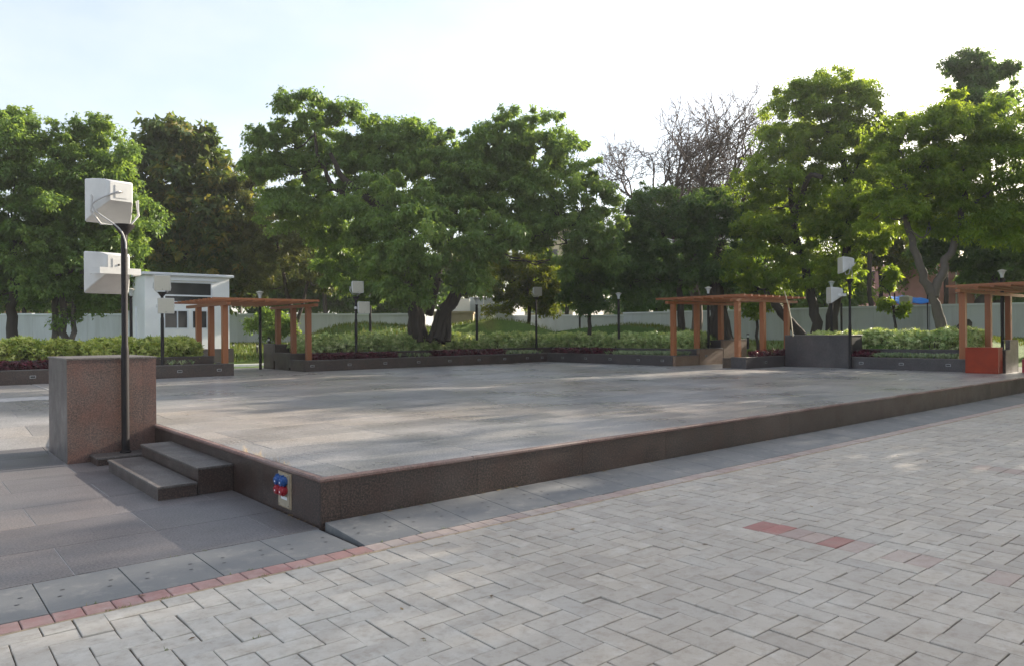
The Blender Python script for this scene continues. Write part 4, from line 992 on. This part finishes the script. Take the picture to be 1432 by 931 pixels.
# bare tree
def bare_tree():
    D = 39; b = at(975, 465, D); root = empty('bare_tree', (b[0], b[1], 1.2), 'leafless brown tree with fine twigs standing above the dark trees', 'tree')
    V, F = [], []
    def grow(p, d, L, r, lvl):
        n = 4; pts = [p]
        for i in range(n):
            d = unit(d+rng.normal(size=3)*.16+UP*.05); pts.append(pts[-1]+d*L/n)
        P = np.array(pts); v, f = tube_np(P, np.linspace(max(r, .011), max(r*.62, .009), len(P)), 5 if lvl < 3 else 3); F.append(f+grow.c); grow.c += len(v); V.append(v)
        if lvl >= 6 or grow.c > 420000: return
        nb = 3
        for i in range(nb):
            nd = unit(d+rng.normal(size=3)*(.55 if lvl else .6)); grow(P[-1 if i < 2 else rng.integers(2, 4)], nd, L*(.70+.12*rng.random()), r*.62, lvl+1)
        if lvl > 2 and rng.random() < .6:
            grow(P[2], unit(rng.normal(size=3)-UP*.5), L*.5, r*.35, 5)
    grow.c = 0
    P0 = limb(V, F, [np.array([b[0], b[1], 1.1]), at(972, 400, D), at(968, 335, D)], .3, .22, 9); grow.c = sum(len(x) for x in V)
    for (x, y, L, r) in ((915, 285, 1.5, .09), (945, 262, 1.7, .10), (985, 248, 1.8, .10), (1020, 256, 1.75, .10), (1050, 240, 1.6, .09), (885, 280, 1.35, .07), (965, 290, 1.6, .09), (1035, 290, 1.6, .09)):
        q = at(x, y, D+rng.normal()*1.2); s0 = P0[-1]; Q = limb(V, F, [s0, s0*.5+q*.5+rng.normal(size=3)*.3-UP*.2, q], .17, r, 7); grow.c = sum(len(x) for x in V)
        d = unit(q-s0); d = unit(d*.7+UP*.6)
        for k in range(5): grow(q if k < 3 else Q[len(Q)//2], unit(d+rng.normal(size=3)*.6), L*(1 if k < 4 else .8), r*.75, 2)
    link('branches', mesh_np('branches', np.concatenate(V), np.concatenate(F), smooth=True), M['bark_bare'], root)
bare_tree()

# woodland behind the wall, each tree its own
for i, (px, py, s, D, m, lb) in enumerate([
    (30, 395, 50, 54, 'leaf_dark', 'dark bushy tree beyond the wall behind the leftmost trunk'), (175, 405, 46, 55, 'leaf_yellow', 'yellowish bushy tree beyond the wall just left of the cabin'), (330, 350, 60, 52, 'leaf_grey', 'dull bushy tree beyond the wall right of the cabin roof'),
    (400, 400, 50, 50, 'leaf_dark', 'dark bushy tree beyond the wall above the left pergola'), (480, 395, 56, 52, 'leaf_dark', 'dark bushy tree beyond the wall behind the double loudspeaker pole'), (560, 400, 54, 50, 'leaf_dark', 'dark bushy tree beyond the wall left of the banyan trunk'),
    (650, 375, 48, 54, 'leaf_yellow', 'yellow green tree beyond the banyan trunk'), (790, 400, 44, 52, 'leaf_mid', 'mid green tree beyond the mound right of the outbuilding'), (860, 375, 42, 54, 'leaf_dark', 'dark tree beyond the wall right of the small round tree'),
    (915, 400, 50, 50, 'leaf_dark', 'dark tree beyond the wall just left of the middle pergola'), (985, 395, 46, 48, 'leaf_dark', 'dark tree beyond the wall directly behind the middle pergola posts'), (1150, 400, 46, 48, 'leaf_mid', 'mid green tree beyond the wall behind the V shaped trunks'), (100, 380, 46, 52, 'leaf_dark', 'dark bushy tree beyond the wall above the three grey stems'), (250, 380, 50, 52, 'leaf_dark', 'dark tree beyond the wall directly behind the cabin'), (450, 340, 50, 48, 'leaf_dark', 'tall dark tree beyond the wall showing under the left banyan limbs'),
    (1215, 270, 44, 46, 'leaf_mid', 'tall green tree beyond the wall filling between the two right hand trees'), (1100, 300, 46, 47, 'leaf_mid', 'tall green tree beyond the wall left of the V shaped trunks'), (1320, 300, 46, 46, 'leaf_mid', 'tall green tree beyond the wall behind the forked trunk'),
    (1060, 385, 50, 50, 'leaf_dark', 'dark tree beyond the wall behind the middle pergola roof'), (1230, 345, 42, 50, 'leaf_yellow', 'yellow green tree beyond the wall above the blue tarpaulin'), (1290, 370, 34, 52, 'leaf_mid', 'mid green tree beyond the wall right of the blue tarpaulin'), (1455, 380, 60, 45, 'leaf_dark', 'dark tree beyond the wall at the right edge')]):
    tree('background_tree', lb, (px, 465), [([(px, 468), (px+4, 440), (px, py)], .2, .1)], [(px-s*.6, py+8, s*.6, s*.55), (px+s*.6, py+4, s*.6, s*.55), (px, py-s*.4, s*.7, s*.5), (px+rng.normal()*6, py+s*.3, s*.8, s*.42)], m, D=D, dens=.75, per=26, L=.32, W=.18, rc=.9, shell=.3, group='bushy trees beyond the boundary wall', zbase=1.2, twigs=False)

# shade trees standing to the right of the view; they throw the shade on platform and paving
def shade_tree(x, y, h, r, lb):
    root = empty('shade_tree', (x, y, 0), lb, 'tree', 'shade trees right of the plaza')
    V, F = [], []; P = limb(V, F, [np.array([x, y, 0.]), np.array([x+.2, y, h*.3]), np.array([x, y+.2, h*.6])], .3, .16, 8)
    cen = []
    for k in range(10):
        a = 2*math.pi*k/10+rng.random(); rr = r*.6*(.4+.6*rng.random()); c = np.array([x+rr*math.cos(a), y+rr*math.sin(a), h*(.5+.42*rng.random())])
        limb(V, F, [P[-3], (P[-1]+c)/2-UP*.2, c], .1, .03, 5); q = lobe_points(c, np.array([r*.5, r*.5, h*.17]), 36, .4); cen.append(q)
    link('trunk', mesh_np('trunk', np.concatenate(V), np.concatenate(F), smooth=True), M['bark'], root)
    leaves_mesh('crown', np.concatenate(cen), .6, 25, .3, .17, M['leaf_mid'], root)
for (x, y, h, r, lb) in ((21.5, -6.0, 9.5, 4.2, 'nearest shade tree right of the plaza outside the view'), (27, -10.5, 11, 4.5, 'second shade tree right of the plaza outside the view'), (33, -3.6, 16.5, 5.4, 'shade tree behind the right pergola outside the view'), (19, -12.5, 8.5, 4, 'shade tree right of the brick paving outside the view'), (34, -9, 13, 5, 'tall shade tree far right outside the view'), (32.5, -1.8, 9.5, 3.4, 'low shade tree added behind the far end of the platform outside the view'), (28, -5.5, 7.5, 3.2, 'low shade tree added beside the paving outside the view'), (38, 1.5, 13.5, 5.5, 'tall shade tree behind the right edge of the view'), (24, -17, 10, 4.5, 'shade tree far down the right side outside the view')):  # the two low trees are added to block sun glints on the coping
    shade_tree(x, y, h, r, lb)

# ------------------------------------------------------------------ hedges and bedding plants
def palmate(name, P, L, W, mat, parent=None, n=7, up=.6, tiltv=.5):
    """rosettes of n leaflets at points P (m,3)"""
    m = len(P); nr = unit(rng.normal(size=(m, 3))*tiltv+np.array([0, 0, up])); t = unit(np.cross(nr, rng.normal(size=(m, 3)))); b = np.cross(nr, t)
    V = []; col = np.clip(rng.random(m)*.8+rng.normal(size=m)*.1, 0, 1)
    for k in range(n):
        a = 2*math.pi*k/n; d = unit(t*math.cos(a)+b*math.sin(a)-nr*.30); s = np.cross(nr, d); l = L*(.75+.5*rng.random((m, 1)))
        V.append(np.stack([P+d*l*.15-s*W*.5, P+d*l*.3+s*W*.5, P+d*l-nr*l*.22], 1))
    V = np.stack(V, 1).reshape(-1, 3); F = np.arange(len(V)).reshape(-1, 3)
    att = np.clip(np.repeat(col, n)+rng.normal(size=m*n)*.12, 0, 1)
    return mesh_np(name, V, F, att)
def hedge(label, x0, x1, y0, y1, z0, z1, dens, mat, L=.13):
    r = empty('hedge', ((x0+x1)/2, (y0+y1)/2, z0), label, 'hedge')
    A = (x1-x0)*(y1-y0); n = int(A*dens)
    # bumpy top surface following shrub domes
    nb = int(A*3.2)+4; bc = np.stack([rng.uniform(x0, x1, nb), rng.uniform(y0, y1, nb)], 1); bh = rng.uniform(.80, 1.06, nb)
    x = rng.uniform(x0-.05, x1+.05, n); y = rng.uniform(y0-.08, y1+.08, n)
    d = np.sqrt(((np.stack([x, y], 1)[:, None, :]-bc[None])**2).sum(-1)); j = d.argmin(1); dm = d.min(1)
    top = z0+(z1-z0)*1.06*bh[j]*(1-.9*np.minimum(dm, .5)**2)
    edge = np.minimum(np.minimum(x-x0, x1-x), np.minimum(y-y0, y1-y)); top -= np.clip(.12-edge, 0, .2)*.9
    z = top-rng.random(n)**2.2*(z1-z0)*.95
    # extra on the faces
    P = np.stack([x, y, z], 1)
    link('foliage', palmate('foliage', P, L, L*.5, mat, up=.9, tiltv=.75), mat, r)
    V, F = [], []
    for k in range(min(60, nb)):
        c = np.array([bc[k][0], bc[k][1], z0-.02]); limb(V, F, [c, c+np.array([rng.normal()*.05, rng.normal()*.05, .25]), c+np.array([rng.normal()*.12, rng.normal()*.12, .5])], .018, .01, 5, .01, 2)
    link('stems', mesh_np('stems', np.concatenate(V), np.concatenate(F)), M['bark'], r)['kind'] = 'stuff'
hedge('yellow green hedge in the planter left of the cabin and left pergola', -9, 5.05, 19.42, 20.65, Z2-.03, 1.66, 520, M['hedge_yellow'])
hedge('long pale green hedge along the back planter between the left pergola and the far corner', 8.75, 21.3, 19.72, 20.85, Z2-.03, 1.72, 560, M['hedge'])
hedge('pale green hedge running from the far corner to the middle pergola', 21.62, 23.0, 11.75, 20.8, Z2-.03, 1.68, 520, M['hedge'])
hedge('pale green hedge behind the granite block and below the forked tree', 23.85, 25.6, 2.4, 8.1, Z2, 1.74, 520, M['hedge'])
def bed_purple(nm, boxes, dens=70):
    P = []
    for (x0, x1, y0, y1, z) in boxes:
        n = int((x1-x0)*(y1-y0)*dens); c = np.stack([rng.uniform(x0, x1, n), rng.uniform(y0, y1, n), np.full(n, z)], 1)
        for k in range(6): P.append(c+np.stack([rng.normal(size=n)*.05, rng.normal(size=n)*.05, .04+.19*rng.random(n)], 1))
    tag(link('purple_bedding_plants', palmate('purple_bedding_plants', np.concatenate(P), .12, .045, M['purple'], n=6, up=.9, tiltv=.7), M['purple']), kind='stuff')
bed_purple('a', [(-9, -.3, 18.2, 19.1, Z1-.04), (-.3, 1.5, 18.4, 19.1, Z1-.04), (8.7, 12.1, 18.5, 19.3, Z1-.04), (14.0, 17.6, 18.5, 19.3, Z1-.04), (20.1, 21.1, 15.0, 18.3, Z1-.04), (20.6, 22.1, 8.2, 8.5, Z1-.04), (22.6, 23.4, 5.0, 8.6, Z1-.04)])
def bed_strips(boxes, dens=26):
    """arching striped leaves"""
    V = []; A = []
    for (x0, x1, y0, y1, z, dn) in boxes:
        n = int((x1-x0)*(y1-y0)*dn)
        for c in np.stack([rng.uniform(x0, x1, n), rng.uniform(y0, y1, n), np.full(n, z)], 1):
            col = rng.random()
            for k in range(12):
                a = rng.random()*6.28; d = np.array([math.cos(a), math.sin(a), 0]); s = np.array([-d[1], d[0], 0])*.011; L = .17+.12*rng.random(); h = .10+.10*rng.random()
                p0, p1, p2 = c, c+d*L*.45+UP*h, c+d*L+UP*h*.45
                V += [p0-s, p0+s, p1+s, p1-s, p1-s, p1+s, p2+s*.2, p2-s*.2]; A += [min(1, col*.6+.4*rng.random())]*2
    V = np.array(V); return mesh_np('striped_grass', V, np.arange(len(V)).reshape(-1, 4), A)
tag(link('striped_grass', bed_strips([(17.7, 19.7, 18.5, 19.3, Z1-.04, 30), (12.2, 13.9, 18.5, 19.3, Z1-.04, 8), (20.05, 21.2, 11.4, 15.0, Z1-.04, 30), (22.55, 23.45, 2.3, 4.9, Z1-.04, 34), (1.9, 5.1, 18.2, 19.1, Z1-.04, 3.0)]), M['spider']), kind='stuff')
# grass blades on the visible lawn
V = []; A = []
def blades(px0, px1, py0, py1, D0, D1, n):
    for _ in range(n):
        D = rng.uniform(D0, D1); q = at(rng.uniform(px0, px1), 470, D); z = terrain(q[0], q[1])
        if z < .3 or not (q[0] > 24 or q[1] > 21.7) or (q[1] < 25.2 and q[0] < 12): continue
        h = .07+.08*rng.random(); a = rng.random()*6.28; d = np.array([math.cos(a), math.sin(a), 0])*.02; b = np.array([q[0], q[1], z-.01]); t = b+UP*h+rng.normal(size=3)*.03
        V.extend([b-d, b+d, t+d*.3, t-d*.3]); A.append(rng.random())
blades(320, 1000, 0, 0, 28, 42, 26000); blades(1000, 1432, 0, 0, 30, 38, 8000)
tag(link('grass', mesh_np('grass', np.array(V), np.arange(len(V)).reshape(-1, 4), A), M['grass_blade']), kind='stuff')
V = []; A = []
for k in range(150):
    x = rng.uniform(-2, 12); y = rng.choice([-.952, -.752, -.02, rng.uniform(-5, -1)]); 
    if y < -.96: y = Y0+PW*round((y-Y0)/PW)
    n_ = rng.integers(3, 9); zb = .047 if (y > -.1 and x > 0) else -.002
    for q in range(n_):
        c = np.array([x+rng.normal()*.015, y+rng.normal()*.004, zb]); t = c+np.array([rng.normal()*.010, rng.normal()*.010, .006+.016*rng.random()]); s_ = np.array([.0022, .0012, 0])
        V.extend([c-s_, c+s_, t+s_*.3, t-s_*.3]); A.append(rng.random())
tag(link('joint_weeds', mesh_np('joint_weeds', np.array(V), np.arange(len(V)).reshape(-1, 4), A), M['grass_blade']), kind='stuff')
# fallen leaves and dry grass tufts
V = []; A = []
spots = [(rng.uniform(-2, 8), rng.uniform(-3, -.8), .002) for _ in range(26)]+[(rng.uniform(0.1, 14), rng.uniform(.2, 12), PZ+.002) for _ in range(22)]+[(rng.uniform(.3, 10), rng.uniform(-.06, -.03), .052) for _ in range(40)]+[(rng.uniform(-.05, 0), rng.uniform(.05, 1.0), .002) for _ in range(16)]
for (x, y, z) in spots:
    a = rng.random()*6.28; l = .012+.02*rng.random(); d = np.array([math.cos(a), math.sin(a), .1])*l; s = np.array([-math.sin(a), math.cos(a), .25])*l*.45; c = np.array([x, y, z+.004])
    V.extend([c-d, c+s, c+d, c-s+UP*.004]); A.append(rng.random())
for k in range(60):
    y = rng.choice([.9, 1.15, 1.5, 1.62, 2.0])+rng.normal()*.06; c = np.array([.062, y, PZ]); t = c+np.array([rng.normal()*.03, rng.normal()*.03, .03+.05*rng.random()]); s = np.array([.0018, .0018, 0])
    V.extend([c-s, c+s, t+s*.3, t-s*.3]); A.append(1.0)
tag(link('fallen_leaves', mesh_np('fallen_leaves', np.array(V), np.arange(len(V)).reshape(-1, 4), A), M['dry']), kind='stuff')

print('LEAVES', NLEAF, 'POLYS', sum(len(o.data.polygons) for o in bpy.data.objects if o.type == 'MESH'))


# thin dusty air over the whole place
hz = bpy.data.materials.new('haze_air'); hz.use_nodes = True; hn = hz.node_tree; hn.nodes.clear()
ho = hn.nodes.new('ShaderNodeOutputMaterial'); pv = hn.nodes.new('ShaderNodeVolumePrincipled'); pv.inputs['Density'].default_value = .0006; pv.inputs['Color'].default_value = (.95, .96, .97, 1); pv.inputs['Anisotropy'].default_value = .2
hn.links.new(pv.outputs[0], ho.inputs['Volume'])
tag(G().box(-960, 1260, -960, 1260, -2.3, 24).build('haze', hz), kind='stuff')
